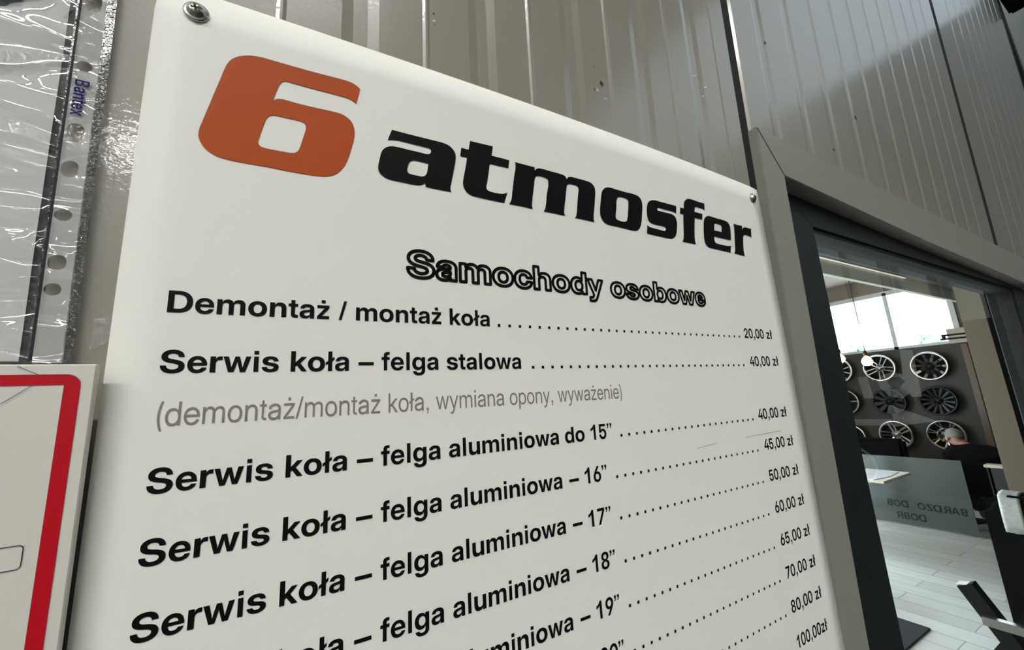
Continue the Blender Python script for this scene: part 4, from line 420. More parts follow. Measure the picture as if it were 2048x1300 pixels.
# screws with washer heads
def screw(x, z, rot):
    s = empty('screw', (0, 0, 0), parent=board)
    s.location = Vector((x, sy(x, z)-.0002, zz(z))) - board.location
    bm = bmesh.new(); lathe(bm, [(0, .0062), (-.0006, .0064), (-.0012, .0060), (-.0014, .0050), (-.0016, .0044), (-.0026, .0040), (-.0036, .0030), (-.0041, .0015), (-.0042, .0)], 28, 'y')
    obj('screw_head', bm, 'steel', s, smooth=True)
    bm = bmesh.new()
    for a in (0, 90):
        c, sn = math.cos(math.radians(a+rot)), math.sin(math.radians(a+rot))
        v = [bm.verts.new((u*c-v_*sn, -.00425, u*sn+v_*c)) for u, v_ in ((-.0022, -.0006), (.0022, -.0006), (.0022, .0006), (-.0022, .0006))]
        w2 = [bm.verts.new((u*c-v_*sn, -.0030, u*sn+v_*c)) for u, v_ in ((-.0010, -.0004), (.0010, -.0004), (.0010, .0004), (-.0010, .0004))]
        bm.faces.new(v); bm.faces.new(w2[::-1])
        for i in range(4): bm.faces.new((v[i], v[(i+1) % 4], w2[(i+1) % 4], w2[i]))
    obj('drive_recess', bm, 'steel_dark', s)
    for e in [s]: pass
screw(-.0581, .2373, 12); screw(.5004, .2356, 40); screw(-.0581, -.572, 20); screw(.5004, -.572, 5)

for a, b in (((.3318, -.0508), (.3594, -.0488)), ((.4078, -.0478), (.4725, -.0462))):
    printed('scuff_mark', [[[a, (b[0], b[1]-.0004), (b[0], b[1]+.0002), (a[0], a[1]+.0005)]]], 'scuff')
# ------------------------------------------------------------------ red framed notice, lower left
def ny(z): return .2475 - TL*z*.5
nb = empty('notice_board', (-.19, .2475, zz(-.45)), 'white notice board with a thick red rounded frame left of the price board', 'sign')
NL, NR, NT, NB = -.330, -.0768, .0281, -.42
bm = bmesh.new(); prism(bm, [(NL, NB), (NR, NB), (NR, NT), (NL, NT)], lambda x, z: (x, ny(z), zz(z)), lambda x, z: (x, ny(z)+.004, zz(z)))
bmesh.ops.bevel(bm, geom=bm.edges[:], offset=.0005, segments=1, affect='EDGES'); rel(obj('board_sheet', bm, 'white'), nb)
for x, z in ((-.31, .0), (-.11, -.01), (-.31, -.40), (-.11, -.40)):
    bm = bmesh.new(); prism(bm, disc(x, z, .012, .012, 14), lambda a, b: (a, ny(b)+.004, zz(b)), lambda a, b: (a, wy(b)+.0005, zz(b))); rel(obj('spacer_pad', bm, 'rubber'), nb)
outer = rrect(NL+.005, -.0812, NB+.004, .0237, .0048, 6); inner = [(NL+.0103, NB+.009), (-.0864, NB+.009), (-.0864, .0192), (NL+.0103, .0192)]
def nf(x, z): return ny(z-H) - .0003
rel(flat('red_frame', lift([[outer, inner]]), nf, 'red', None), nb)
bxo = rrect(-.20, -.0908, -.0533, -.0441, .0016, 4); bxi = rrect(-.1994, -.0911, -.0530, -.0444, .0013, 4)
rel(flat('printed_outline', lift([[bxo, bxi]]), nf, 'ink', None), nb)
for a, b in (((-.1010, .0272), (-.0934, .0230)), ((-.104, .0118), (-.096, .0190))):
    L = math.hypot(b[0]-a[0], b[1]-a[1]); n_ = (-(b[1]-a[1])/L*.00012, (b[0]-a[0])/L*.00012)
    rel(flat('pencil_line', lift([[[(a[0]-n_[0], a[1]-n_[1]), (b[0]-n_[0], b[1]-n_[1]), (b[0]+n_[0], b[1]+n_[1]), (a[0]+n_[0], a[1]+n_[1])]]]), lambda x, z: ny(z-H)-.00045, 'pencil', None), nb)

# ------------------------------------------------------------------ punched pocket with a sheet of paper, upper left
def py_(x, z, off): return wy(z) - off
def lean(x, z): return x + (.03-z)*.0145*(-1) * -1     # the pocket hangs a touch askew
def edge(x03, z): return x03 - (z-.03)*.0140
def strip_mesh(name, xa, xb, z0, z1, off, m, amp=0., nx=3, nzv=40, parent=None, freq=40.):
    bm = bmesh.new(); g = {}
    for i in range(nx+1):
        for j in range(nzv+1):
            z = z0+(z1-z0)*j/nzv; x = edge(xa+(xb-xa)*i/nx, z)
            d = amp*noise.noise(Vector((x*freq*.7, 3.1, z*freq))) if amp else 0
            g[i, j] = bm.verts.new((x, py_(x, z, off)+d, zz(z)))
    for i in range(nx):
        for j in range(nzv): bm.faces.new([g[a, b] for a, b in ((i, j), (i+1, j), (i+1, j+1), (i, j+1))])
    return obj(name, bm, m, parent, smooth=True)
pz0, pz1 = .0305, .385
pk = empty('punched_pocket', (-.20, .262, zz(pz0)), 'clear crinkled punched pocket taped to the wall above the red framed notice', 'folder')
rel(strip_mesh('pocket_film', -.300, -.1041, pz0, pz1, .0062, 'film', .0016, 60, 90, freq=34.), pk)
rel(strip_mesh('weld_seam', -.1044, -.1036, pz0, pz1, .0066, 'seam', 0, 1, 40), pk)
rel(strip_mesh('weld_seam', -.0941, -.0903, pz0, pz1, .0040, 'seam', 0, 1, 40), pk)
holes = [(-.1021, .2252, .0031, .0052), (-.1020, .1862, .0031, .0031), (-.1015, .1478, .0031, .0052), (-.1014, .1277, .0030, .0045), (-.1012, .1031, .0031, .0031), (-.1008, .0789, .0032, .0038), (-.1009, .0655, .0030, .0030), (-.1022, .2650, .0031, .0031), (-.1024, .2880, .0031, .0052)]
ol = [(edge(-.1038, pz0), pz0)] + [(edge(-.0938, pz0+(pz1-pz0)*k/16), pz0+(pz1-pz0)*k/16) for k in range(17)] + [(edge(-.1038, pz1), pz1)]
hl = [rrect(x-a, x+a, z-b, z+b, min(a, b)*.98, 5) for x, z, a, b in holes]
rel(flat('binding_strip', lift([[ol] + hl]), lambda x, z: wy(z-H)-.0034, 'strip', None), pk)
# brand word reads downwards along the strip
BN = {'B': [[0, 0, 0, 700, 330, 700, 430, 640, 430, 430, 340, 370, 450, 300, 450, 60, 340, 0], [110, 100, 290, 100, 335, 150, 335, 260, 280, 310, 110, 310], [110, 410, 270, 410, 315, 450, 315, 560, 265, 600, 110, 600]]}
wd, xe = loops_of('B', 0, 0, 1, 1, {'B': [520, BN['B']]})
wd2, xe = loops_of('ante', .52, 0, .8, 1, B)
wd3 = [[[(xe+a/1000, b/1000) for a, b in ((0, 0), (120, 0), (215, 185), (310, 0), (430, 0), (275, 260), (415, 519), (300, 519), (215, 350), (130, 519), (10, 519), (155, 260))]]]
sc = .0205/(xe+.43)
rot_w = [[[(-.1042+p[1]*.0078, .1775-p[0]*sc) for p in L] for L in g] for g in wd+wd2+wd3]
rel(flat('printed_word', lift(rot_w), lambda x, z: wy(z-H)-.0041, 'blue', None), pk)
sheet = tag(strip_mesh('paper_sheet', -.320, -.1084, pz0+.001, .378, .0028, 'paper', .0006, 30, 40, freq=18.), 'plain white paper sheet inside the clear pocket', 'paper')
shade_strip = tag(strip_mesh('pocket_shade_strip', -.318, -.1046, pz0+.0015, .376, .0014, 'chip_and_shade', 0, 8, 20), 'thin dark strip in place of shade beside the paper in the pocket', 'chip_and_shade')  # dark strip painted for the shade and dark reflection beside the paper
# torn tape scraps on the wall
def scrap(name, pts, label):
    bm = bmesh.new(); n = 10
    q = [Vector((x, 0, z)) for x, z in pts]; g = {}
    for i in range(n+1):
        for j in range(n+1):
            u, v = i/n, j/n; p = (q[0]*(1-u)+q[1]*u)*(1-v)+(q[3]*(1-u)+q[2]*u)*v
            g[i, j] = bm.verts.new((p.x, wy(p.z)-.0007-.0005*abs(noise.noise(p*160)), zz(p.z)))
    for i in range(n):
        for j in range(n): bm.faces.new([g[a, b] for a, b in ((i, j), (i+1, j), (i+1, j+1), (i, j+1))])
    return tag(obj(name, bm, 'tape', None, smooth=True), label, 'tape')
scrap('tape_scrap', [(-.0866, .036), (-.0780, .043), (-.0765, .0555), (-.0860, .0525)], 'small wrinkled scrap of clear tape between the pocket and the price board')

# ------------------------------------------------------------------ door casing with mitred corner
def cy(z): return wy(z) - .0085
def casing(name, poly):
    bm = bmesh.new(); prism(bm, poly, lambda x, z: (x, cy(z), zz(z)), lambda x, z: (x, wy(z)+.03, zz(z)))
    bmesh.ops.bevel(bm, geom=[e for e in bm.edges], offset=.0012, segments=2, affect='EDGES')
    return struct(obj(name, bm, 'casing'))
casing('trim_2', [(.5355, -H), (.588, -H), (.588, .2862), (.5355, .3470)])
casing('trim_3', [(.5362, .3476), (.5887, .2868), (1.10, .268), (2.07, .245), (2.07, .330), (1.60, .336)])

# ------------------------------------------------------------------ glazed door
GY = .295
GX0, GX1, GZ0, GZ1 = .705, 1.80, -1.66, .2330
door = empty('door_1', (1.25, GY, 0)); struct(door)
def dpart(o): return rel(o, door)
bm = bmesh.new()
FX0, FX1, FZ1 = .56, 2.12, .345
def ring(bm, ox0, ox1, oz0, oz1, ix0, ix1, iz0, iz1, y0, y1):
    prism(bm, [(ox0, oz0), (ix0, iz0), (ix0, iz1), (ox0, oz1)], lambda x, z: (x, y0, zz(z)), lambda x, z: (x, y1, zz(z)))
    prism(bm, [(ix1, iz0), (ox1, oz0), (ox1, oz1), (ix1, iz1)], lambda x, z: (x, y0, zz(z)), lambda x, z: (x, y1, zz(z)))
    prism(bm, [(ox0, oz1), (ix0, iz1), (ix1, iz1), (ox1, oz1)], lambda x, z: (x, y0, zz(z)), lambda x, z: (x, y1, zz(z)))
    prism(bm, [(ox0, oz0), (ox1, oz0), (ix1, iz0), (ix0, iz0)], lambda x, z: (x, y0, zz(z)), lambda x, z: (x, y1, zz(z)))
ring(bm, FX0, FX1, -H, FZ1, .60, 1.93, -1.76, .300, .281, .352)
dpart(obj('door_frame', bm, 'anth'))
bm = bmesh.new(); ring(bm, .603, 1.927, -1.757, .297, .697, 1.817, -1.67, .2405, .277, .330)
bmesh.ops.bevel(bm, geom=bm.edges[:], offset=.0006, segments=1, affect='EDGES')
leaf = dpart(obj('leaf_frame', bm, 'anth'))
bm = bmesh.new(); ring(bm, .6965, 1.8175, -1.671, .241, GX0, GX1, GZ0, GZ1, .2805, .326)
gk = obj('glazing_gasket', bm, 'rubber'); gk.location -= Vector(door.location); gk.parent = leaf; gk.location = Vector((0, 0, 0))
bm = bmesh.new(); v = [bm.verts.new(p) for p in ((GX0-.004, GY, zz(GZ0-.004)), (GX1+.004, GY, zz(GZ0-.004)), (GX1+.004, GY, zz(GZ1+.004)), (GX0-.004, GY, zz(GZ1+.004)))]; bm.faces.new(v)
gl = obj('glass_pane', bm, 'glass'); gl.parent = leaf

# ------------------------------------------------------------------ workshop hall behind the photographer
X9 = 9.
bm = bmesh.new(); box(bm, -8, X9, -11, .268, -.1, 0); struct(obj('floor_hall', bm, 'concrete'))
bm = bmesh.new(); box(bm, -8, -5.6, -11, .268, 7.3, 7.4); box(bm, -1.2, 5.2, -11, .268, 7.3, 7.4); box(bm, -5.6, -1.2, -11, -10.6, 7.3, 7.4); box(bm, -5.6, -1.2, -8.3, .268, 7.3, 7.4); box(bm, 5.2, X9, -11, -9.5, 7.3, 7.4); struct(obj('ceiling_hall', bm, 'ceil'))
bm = bmesh.new(); box(bm, 5.2, X9, -9.5, .268, 7.33, 7.34); struct(obj('added_roof_light', bm, 'milky'))  # roof light added out of view to brighten the reflection in the wall
bm = bmesh.new(); box(bm, -5.6, -1.2, -10.6, -8.3, 7.39, 7.395); struct(obj('added_skylight', bm, 'winglass'))  # clear skylight added out of view for daylight and wall glints
bm = bmesh.new(); box(bm, X9, X9+.1, -11, .36, 0, zz(.83)); struct(obj('wall_end_lower', bm, 'halldark'))
bm = bmesh.new(); box(bm, X9, X9+.1, -11, .36, zz(.83), 7.4); struct(obj('wall_end_upper', bm, 'hallwall'))
bm = bmesh.new(); box(bm, -8.1, -8, -11, .36, 0, 7.4); struct(obj('wall_hall_left', bm, 'hallwall'))
bm = bmesh.new(); box(bm, -8, X9, -11.1, -11, 0, 7.4); struct(obj('wall_back', bm, 'hallwall'))
for yv, wd_ in ((-2.61, .07), (-2.09, .11), (-1.95, .06), (-1.54, .09), (-1.41, .06), (-.98, .13)):
    t = boxo('wall_post', 'halldark', None, X9-.10, X9, yv-wd_/2, yv+wd_/2, zz(.83), 7.28)
    tag(t, 'dark post on the light upper end wall of the hall, mirrored in the door glass', 'post', 'posts on the hall end wall')
def lamp(x, y, i, zl=5.35, hw=.05):
    t = empty('unseen_linear_lamp', (x, y, zl), 'long white LED lamp of an unseen set, mostly added to light the board', 'lamp', 'unseen workshop lamps, mostly added')
    boxo('housing', 'lampbody', t, -.75, .75, -hw-.01, hw+.01, .02, .07, .006); boxo('diffuser', 'lamp', t, -.73, .73, -hw, hw, 0, .018); boxo('added_uplight', 'lamp', t, -.73, .73, -.03, .03, .0705, .078)  # uplight added to brighten the ceiling
    for sx in (-.5, .5):
        bm = bmesh.new(); tube(bm, [(sx, 0, .07), (sx, 0, 7.3-zl)], .004, 6); obj('suspension_wire', bm, 'cord', t)
for i, (x, y) in enumerate([(-3.8, -2.0), (-2.1, -2.0), (-.4, -2.0), (-4.2, -6.6), (-1.75, -6.6), (-6.4, -5.4)]): lamp(x, y, i, *((5.0, .10) if y > -3 else (5.35, .13)))  # unseen front-row and far-left lamps added to light the board
# banner on the end wall: seen mirrored in the glass
def my(y): return 2*GY - y
bn = empty('wall_banner', (X9-.02, -2.6, zz(-1.)), 'dark banner with big pale letters and a round emblem, mirrored in the door glass', 'banner')
rel(boxo('banner_sheet', 'halldark', None, X9-.02, X9-.004, my(4.1), my(1.9), zz(-1.79), zz(.62)), bn)
def bflat(name, loops, m):
    V = []; L2 = [[(my(p[0]), zz(p[1])) for p in L] for L in loops]
    tri = tessellate_polygon([[Vector((p[0], p[1], 0)) for p in L] for L in L2]); fl = [p for L in L2 for p in L]
    me = bpy.data.meshes.new(name); me.from_pydata([(X9-.022, p[0], p[1]) for p in fl], [], [list(t) for t in tri]); me.update()
    return rel(link(name, me, m), bn)
bflat('banner_letter', [[(3.36, -.278), (3.22, -.278), (3.25, .10), (3.39, .10)]], 'white_letter')
bflat('banner_letter', [[(2.60, -.285), (2.72, -.28), (2.74, -.22), (2.85, -.30), (3.0, -.26), (3.10, -.12), (3.13, .02), (3.05, .10), (2.92, .14), (2.77, .10), (2.73, .50), (2.575, .48)], [(2.76, -.02), (2.86, -.14), (2.95, -.13), (2.99, -.02), (2.93, .05), (2.82, .06)][::-1]], 'white_letter')
bflat('banner_arrow', [[(3.023, -.40), (3.035, -.76), (2.49, -.665)]], 'white_letter')
bflat('banner_bar', [[(3.95, -.64), (3.045, -.637), (3.06, -.745), (3.95, -.76)]], 'white_letter')
bflat('banner_emblem', [disc(3.72, -1.45, .34, .34, 40), disc(3.72, -1.45, .30, .30, 40)[::-1]], 'white_letter')
bflat('banner_emblem', [disc(3.72, -1.45, .22, .22, 32)], 'green')

# ------------------------------------------------------------------ showroom behind the glass
WX = 9.8
bm = bmesh.new(); box(bm, .2, WX, .36, 4.6, -.1, 0); struct(obj('floor_showroom', bm, 'planks'))
bm = bmesh.new(); box(bm, .2, WX+.2, 1.23, 4.7, zz(1.95), zz(2.05)); struct(obj('ceiling_showroom', bm, 'taupe'))
bm = bmesh.new(); box(bm, .2, WX+.2, .36, 1.2, zz(.826), zz(.93)); struct(obj('ceiling_entrance', bm, 'frame'))
bm = bmesh.new(); box(bm, .2, WX, 1.2, 1.23, zz(.716), zz(2.05)); struct(obj('trim_4', bm, 'beam'))
t = empty('light_strip', (2.6, 1.19, zz(.82)), 'thin LED light strip along the top of the beam behind the door glass', 'lamp')
rel(boxo('strip_profile', 'frame', None, .7, 4.4, 1.18, 1.2, zz(.818), zz(.8255)), t); rel(boxo('strip_diffuser', 'strip_led', None, .72, 4.38, 1.183, 1.196, zz(.8165), zz(.818)), t)
wz0, wz1, wya, wyb = .565, 1.64, 2.16, 4.4
bm = bmesh.new()
box(bm, WX, WX+.2, .2, wya, 0, zz(2.05)); box(bm, WX, WX+.2, wya, wyb, 0, zz(wz0)); box(bm, WX, WX+.2, wyb, 4.7, 0, zz(wz1))
struct(obj('wall_wheels', bm, 'brown'))
bm = bmesh.new(); box(bm, WX, WX+.2, wya, 4.7, zz(wz1), zz(2.05)); struct(obj('wall_above_window', bm, 'taupe'))
win = struct(empty('window_1', (WX, 3.6, zz(wz0))))
bm = bmesh.new()
for a, b in ((wya, wya+.07), (wyb-.07, wyb), (2.985, 3.045), (3.925, 3.975)): box(bm, WX-.012, WX+.06, a, b, zz(wz0), zz(wz1))
box(bm, WX-.012, WX+.06, wya, wyb, zz(wz0), zz(wz0+.045)); box(bm, WX-.012, WX+.06, wya, wyb, zz(wz1-.05), zz(wz1+.03))
rel(obj('window_frame', bm, 'frame'), win)
bm = bmesh.new(); v = [bm.verts.new(p) for p in ((WX+.04, wya, zz(wz0)), (WX+.04, wyb, zz(wz0)), (WX+.04, wyb, zz(wz1)), (WX+.04, wya, zz(wz1)))]; bm.faces.new(v); rel(obj('window_pane', bm, 'winglass'), win)
# shop front on the far long side
bm = bmesh.new(); box(bm, .2, WX, 4.6, 4.7, zz(1.3), zz(2.05)); box(bm, .2, .4, 4.6, 4.7, 0, zz(1.3)); box(bm, 6.6, WX, 4.6, 4.7, 0, zz(1.3))
for xx in (2.5, 4.6): box(bm, xx-.04, xx+.04, 4.6, 4.7, 0, zz(1.3))
struct(obj('wall_shopfront', bm, 'frame'))
bm = bmesh.new(); v = [bm.verts.new(p) for p in ((.4, 4.65, 0), (6.6, 4.65, 0), (6.6, 4.65, zz(1.3)), (.4, 4.65, zz(1.3)))]; bm.faces.new(v); struct(obj('window_2', bm, 'winglass'))
bm = bmesh.new(); box(bm, .1, .2, .36, 4.7, 0, zz(2.05)); struct(obj('wall_showroom_left', bm, 'beam'))
bm = bmesh.new(); box(bm, .2, 3.0, .352, .36, zz(.36), zz(2.05)); box(bm, 2.2, WX, .36, .38, 0, zz(.826)); struct(obj('wall_partition', bm, 'halldark'))
bm = bmesh.new(); box(bm, 4.6, 4.76, .865, .995, 0, zz(.826)); struct(obj('trim_5', bm, 'pillar'))
bm = bmesh.new(); box(bm, 4.8, 4.9, .38, .99, 0, zz(.826)); struct(obj('side_shade_sheet', bm, 'halldark'))  # dark sheet added for the dim interior right of the pillar
# pale tree tops beyond the window
def tree(x, y, h, label):
    t = empty('tree', (x, y, 0), label, 'tree', None)
    bm = bmesh.new(); tube(bm, [(0, 0, 0), (0, 0, h*.7)], [.12, .05], 8); obj('trunk', bm, 'wood', t)
    bm = bmesh.new()
    for k in range(60):
        a, r, zc = random.random()*6.28, random.random()*.8, h*.72+random.random()*h*.28
        s = .10+random.random()*.15
        bmesh.ops.create_icosphere(bm, subdivisions=1, radius=s, matrix=Matrix.Translation((r*math.cos(a)*(1.1-(zc/h-.72)*3), r*math.sin(a)*(1.1-(zc/h-.72)*3), zc)))
    obj('crown', bm, 'tree', t)
tree(26., 9.6, 3.75, 'pale tree top outside the left pane of the showroom window'); tree(26., 6.9, 3.85, 'pale tree top outside the right pane of the showroom window')

# ------------------------------------------------------------------ wheels on the taupe wall
def wheel(i, y, z, r, kind, label):
    t = empty('alloy_wheel', (WX, y, zz(z)), label, 'wheel', 'wheels on the showroom wall')
    bright = kind not in ('black', 'blackfan')
    bm = bmesh.new(); lathe(bm, [(-.17, r*.86), (-.172, r*.97), (-.165, r), (-.150, r*.995), (-.10, r*.93), (0, r*.95), (0, r*.90), (-.10, r*.87)], 48, 'x', close=True)
    obj('barrel', bm, 'black' if not bright else ('rim' if kind not in ('mesh', 'star') else 'rimgrey'), t, smooth=True)
    bm = bmesh.new(); lathe(bm, [(-.012, r*.88), (-.02, r*.5), (-.02, 0)], 32, 'x'); obj('rim_shade_disc', bm, 'matblack', t)  # black disc puts the shade behind the spokes into the colour
    def spoke(bm, a, w0, w1, r0, r1, off=0., x0=-.125, x1=-.165, th=.03):
        c, s = math.cos(a), math.sin(a)
        def P(rr, tt, xx): return (xx, rr*c-tt*s, rr*s+tt*c)
        A = [bm.verts.new(P(r0, off+k*w0/2, x0+dx)) for k, dx in ((-1, 0), (1, 0), (1, th), (-1, th))]
        D = [bm.verts.new(P(r1, off*1.6+k*w1/2, x1+dx)) for k, dx in ((-1, 0), (1, 0), (1, th), (-1, th))]
        bm.faces.new(A); bm.faces.new(D[::-1])
        for q in range(4): bm.faces.new((A[q], D[q], D[(q+1) % 4], A[(q+1) % 4]))
    ph = .35+i*.5
    def spokes(n, *a, m='rim', **k):
        for q in range(n):
            bm = bmesh.new(); offs = k.get('offs', (0.,))
            for of in offs: spoke(bm, ph+2*math.pi*q/n, *a, off=of, **{kk: vv for kk, vv in k.items() if kk != 'offs'})
            obj('spoke', bm, m, t)
    hubm = 'rim'
    if kind == 'ten': spokes(10, .022, .022, r*.16, r*.90)
    elif kind == 'twin': spokes(5, .016, .018, r*.16, r*.92, offs=(-.024, .024))
    elif kind == 'tips':
        spokes(10, .034, .040, r*.56, r*.93); spokes(10, .05, .036, r*.14, r*.56, m='black', x0=-.12, x1=-.145); hubm = 'black'
    elif kind == 'star': spokes(5, .030, .022, r*.14, r*.93)
    elif kind == 'blackfan': spokes(10, .03, .07, r*.14, r*.92, m='black'); hubm = 'black'
    elif kind == 'black': spokes(14, .02, .035, r*.14, r*.92, m='black'); hubm = 'black'
    elif kind == 'fives': spokes(5, .034, .026, r*.14, r*.93, m='rimgrey')
    elif kind == 'wide': spokes(5, .020, .034, r*.18, r*.92, offs=(-.022, .022))
    elif kind == 'mesh':
        spokes(7, .018, .022, r*.42, r*.92, m='rimgrey', offs=(-.045, .045)); spokes(7, .03, .03, r*.14, r*.48, m='rimgrey')
        bm = bmesh.new(); lathe(bm, [(-.15, r*.46), (-.15, r*.40), (-.12, r*.40), (-.12, r*.46)], 32, 'x', close=True); obj('inner_ring', bm, 'rimgrey', t)
    bm = bmesh.new(); lathe(bm, [(-.02, .07), (-.12, .075), (-.14, .06), (-.142, .034), (-.148, .03), (-.149, 0)], 24, 'x'); hub = obj('hub', bm, hubm, t, smooth=True)
    for q in range(5):
        a = q*2*math.pi/5; bm = bmesh.new(); lathe(bm, [(-.141, .008), (-.147, .008), (-.147, 0)], 10, 'x', c=(0, .052*math.cos(a), .052*math.sin(a))); obj('bolt', bm, 'steel_dark', hub)
RW = .245
for i, (y, z, kind, label) in enumerate([
    (3.94, .262, 'ten', 'silver ten-spoke wheel at the left end of the top row'), (3.285, .25, 'twin', 'silver wheel with thin paired spokes in the middle of the top row'),
    (2.61, .215, 'tips', 'black wheel with ten bright spoke tips at the right end of the top row'), (3.94, -.355, 'star', 'black and silver five-spoke star wheel at the left of the middle row'),
    (3.255, -.375, 'blackfan', 'black wheel with broad spokes in the middle of the middle row'), (2.61, -.377, 'black', 'all black many-spoke wheel at the right end of the middle row'),
    (3.95, -1.03, 'fives', 'grey five-spoke wheel at the left end of the bottom row'), (3.265, -.955, 'wide', 'silver wheel with paired spokes in the middle of the bottom row'),
    (2.615, -.94, 'mesh', 'grey mesh wheel behind the seated person')]): wheel(i, y, z, RW, kind, label)

# ------------------------------------------------------------------ pendants, rail, panels
def pendant(x, y, z, label):
    t = empty('pendant_lamp', (x, y, zz(z)), label, 'lamp', 'bare bulb pendants')
    bm = bmesh.new(); tube(bm, [(0, 0, .07), (.01, .0, .6), (0, 0, 1.95-z)], .006, 6); obj('cord', bm, 'cord', t)
    bm = bmesh.new(); lathe(bm, [(.035, .022), (.05, .028), (.09, .024), (.11, .008)], 16, 'z'); obj('lamp_holder', bm, 'brass', t, smooth=True)
    bm = bmesh.new(); lathe(bm, [(-.10, .0), (-.097, .026), (-.078, .052), (-.045, .062), (-.01, .052), (.025, .026), (.035, .0)], 16, 'z'); obj('bulb', bm, 'bulb', t, smooth=True)
pendant(7., 2.80, .40, 'glowing bulb at the left edge of the door glass'); pendant(7., 2.495, .325, 'glowing bulb in front of the thin-spoke wheel')
t = empty('hanging_rail', (5., 1.1, zz(.34)), 'black double rail hanging in front of the window corner', 'rail')
for dz, y0 in ((.016, 1.225), (-.016, 1.235)):
    bm = bmesh.new(); bar(bm, (5., y0, zz(.342+dz+.005)), (5., .75, zz(.334+dz)), .02, .015); rel(obj('rail_bar', bm, 'matblack', None), t)
bm = bmesh.new(); box(bm, 4.985, 5.015, 1.205, 1.222, zz(.325), zz(.362)); rel(obj('rail_end', bm, 'matblack'), t)
for y in (.80, .9):
    bm = bmesh.new(); tube(bm, [(5., y, zz(.345)), (5., y, zz(.826))], .004, 6); rel(obj('rail_hanger', bm, 'cord'), t)
tag(boxo('lintel_box', 'beige', None, WX-.14, WX, 2.0, 2.30, zz(.555), zz(.80), .006), 'beige boxed block at the lower right corner of the showroom window', 'box')
for k, (a, b) in enumerate(((2.02, 2.09), (2.12, 2.20))):
    tag(boxo('wood_panel', 'wood', None, WX-.05, WX, a, b, .6, zz(.54), .004), ('right' if k == 0 else 'left') + ' brown wooden strip below the beige block', 'panel', 'brown wooden strips')
t = empty('wall_picture', (WX, 2.05, zz(-.45)), 'small bright framed picture on the wall beside the beige pillar', 'picture')
rel(boxo('picture_frame', 'frame', None, WX-.075, WX-.05, 1.96, 2.10, zz(-.55), zz(-.36), .004), t)
rel(boxo('picture_print', 'mag', None, WX-.078, WX-.074, 1.975, 2.085, zz(-.53), zz(-.38)), t)

# ------------------------------------------------------------------ desk, screen, table, papers
t = empty('reception_desk', (6.95, 1.25, 0), 'dark desk with a bright worktop edge behind the seated person', 'desk')
rel(boxo('worktop', 'table', None, 6.92, 7.05, .85, 1.64, zz(-1.02), zz(-.99), .004), t)
rel(boxo('front_panel', 'desk', None, 6.96, 6.99, .87, 1.62, .02, zz(-1.02)), t)
rel(boxo('side_panel', 'desk', None, 6.96, 7.04, .87, .90, 0, zz(-1.02)), t); rel(boxo('side_panel', 'desk', None, 6.96, 7.04, 1.60, 1.63, 0, zz(-1.02)), t)
t = empty('acrylic_screen', (6.88, 2.4, 0), 'pale grey frosted screen with lettering seen from behind', 'screen')
rel(boxo('screen_sheet', 'acryl', None, 6.876, 6.884, 1.80, 3.2, .03, zz(-.957), .001), t)
def mtext(s, y0, z, em):
    g, _ = loops_of(s, 0, 0, em, em, FB); return [[[(y0+p[0], zz(z+p[1])) for p in L] for L in q] for q in g]
FB = dict(B)
FB['B'] = [700, BN['B'][:1] + BN['B'][1:]]
FB['A'] = [640, [[0, 0, 110, 0, 160, 160, 420, 160, 470, 0, 585, 0, 355, 700, 230, 700], [190, 260, 390, 260, 292, 570]]]
FB['R'] = [640, [[0, 0, 110, 0, 110, 280, 260, 280, 400, 0, 530, 0, 375, 300, 450, 360, 470, 480, 440, 620, 340, 700, 0, 700], [110, 380, 290, 380, 350, 420, 355, 540, 300, 600, 110, 600]]]
FB['D'] = B['D']
FB['Z'] = [600, [[0, 0, 480, 0, 480, 100, 150, 100, 475, 610, 475, 700, 15, 700, 15, 600, 320, 600, 0, 95]]]
FB['O'] = [720, [disc(310, 350, 310, 360, 24), disc(310, 350, 205, 255, 24)]]
FB['O'] = [720, [[c for p in L for c in p] for L in FB['O'][1]]]
FB['B'] = [560, BN['B']]
def scr(name, s, y0, z, em):
    V, F = [], []
    for loops in mtext(s, y0, z, em):
        tri = tessellate_polygon([[Vector((p[0], p[1], 0)) for p in L] for L in loops]); fl = [p for L in loops for p in L]; b = len(V)
        V += [(6.8755, p[0], p[1]) for p in fl]; F += [[b+i for i in q] for q in tri]
    me = bpy.data.meshes.new(name); me.from_pydata(V, [], F); me.update(); return rel(link(name, me, 'matblack'), t)
scr('screen_lettering', 'BARDZO', 1.855, -1.575, .112); scr('screen_lettering', 'DOBRZO'[:3], 2.36, -1.575, .112); scr('screen_lettering', 'DOBRA'[:4], 2.22, -1.715, .112)
t = empty('side_table', (5.8, 2.4, 0), 'pale low table holding papers at the left of the door glass', 'table')
rel(boxo('table_top', 'table', None, 5.45, 6.15, 2.03, 3.1, zz(-1.045), zz(-1.02), .004), t)
rel(boxo('pedestal', 'matblack', None, 5.72, 5.88, 2.72, 2.88, 0.02, zz(-1.045)), t); rel(boxo('foot_plate', 'matblack', None, 5.5, 6.1, 2.55, 3.05, 0, .02), t)
def leaflet(x, y, a, m, label, w=.21, l=.30, k=0):
    o = boxo('leaflet', m, None, -w/2, w/2, -l/2, l/2, 0, .006, .001, loc=(x, y, zz(-1.02)+k)); o.rotation_euler.z = math.radians(a); tag(o, label, 'leaflet', 'leaflets on the pale table'); return o
leaflet(5.62, 2.20, 82, 'mag', 'white leaflet at the near edge of the pale table'); leaflet(5.92, 2.20, 95, 'mag', 'white leaflet farther back on the pale table')
leaflet(5.92, 2.52, 88, 'magblue', 'blue grey leaflet on the pale table'); leaflet(5.62, 2.55, 80, 'matblack', 'black folder on the pale table')
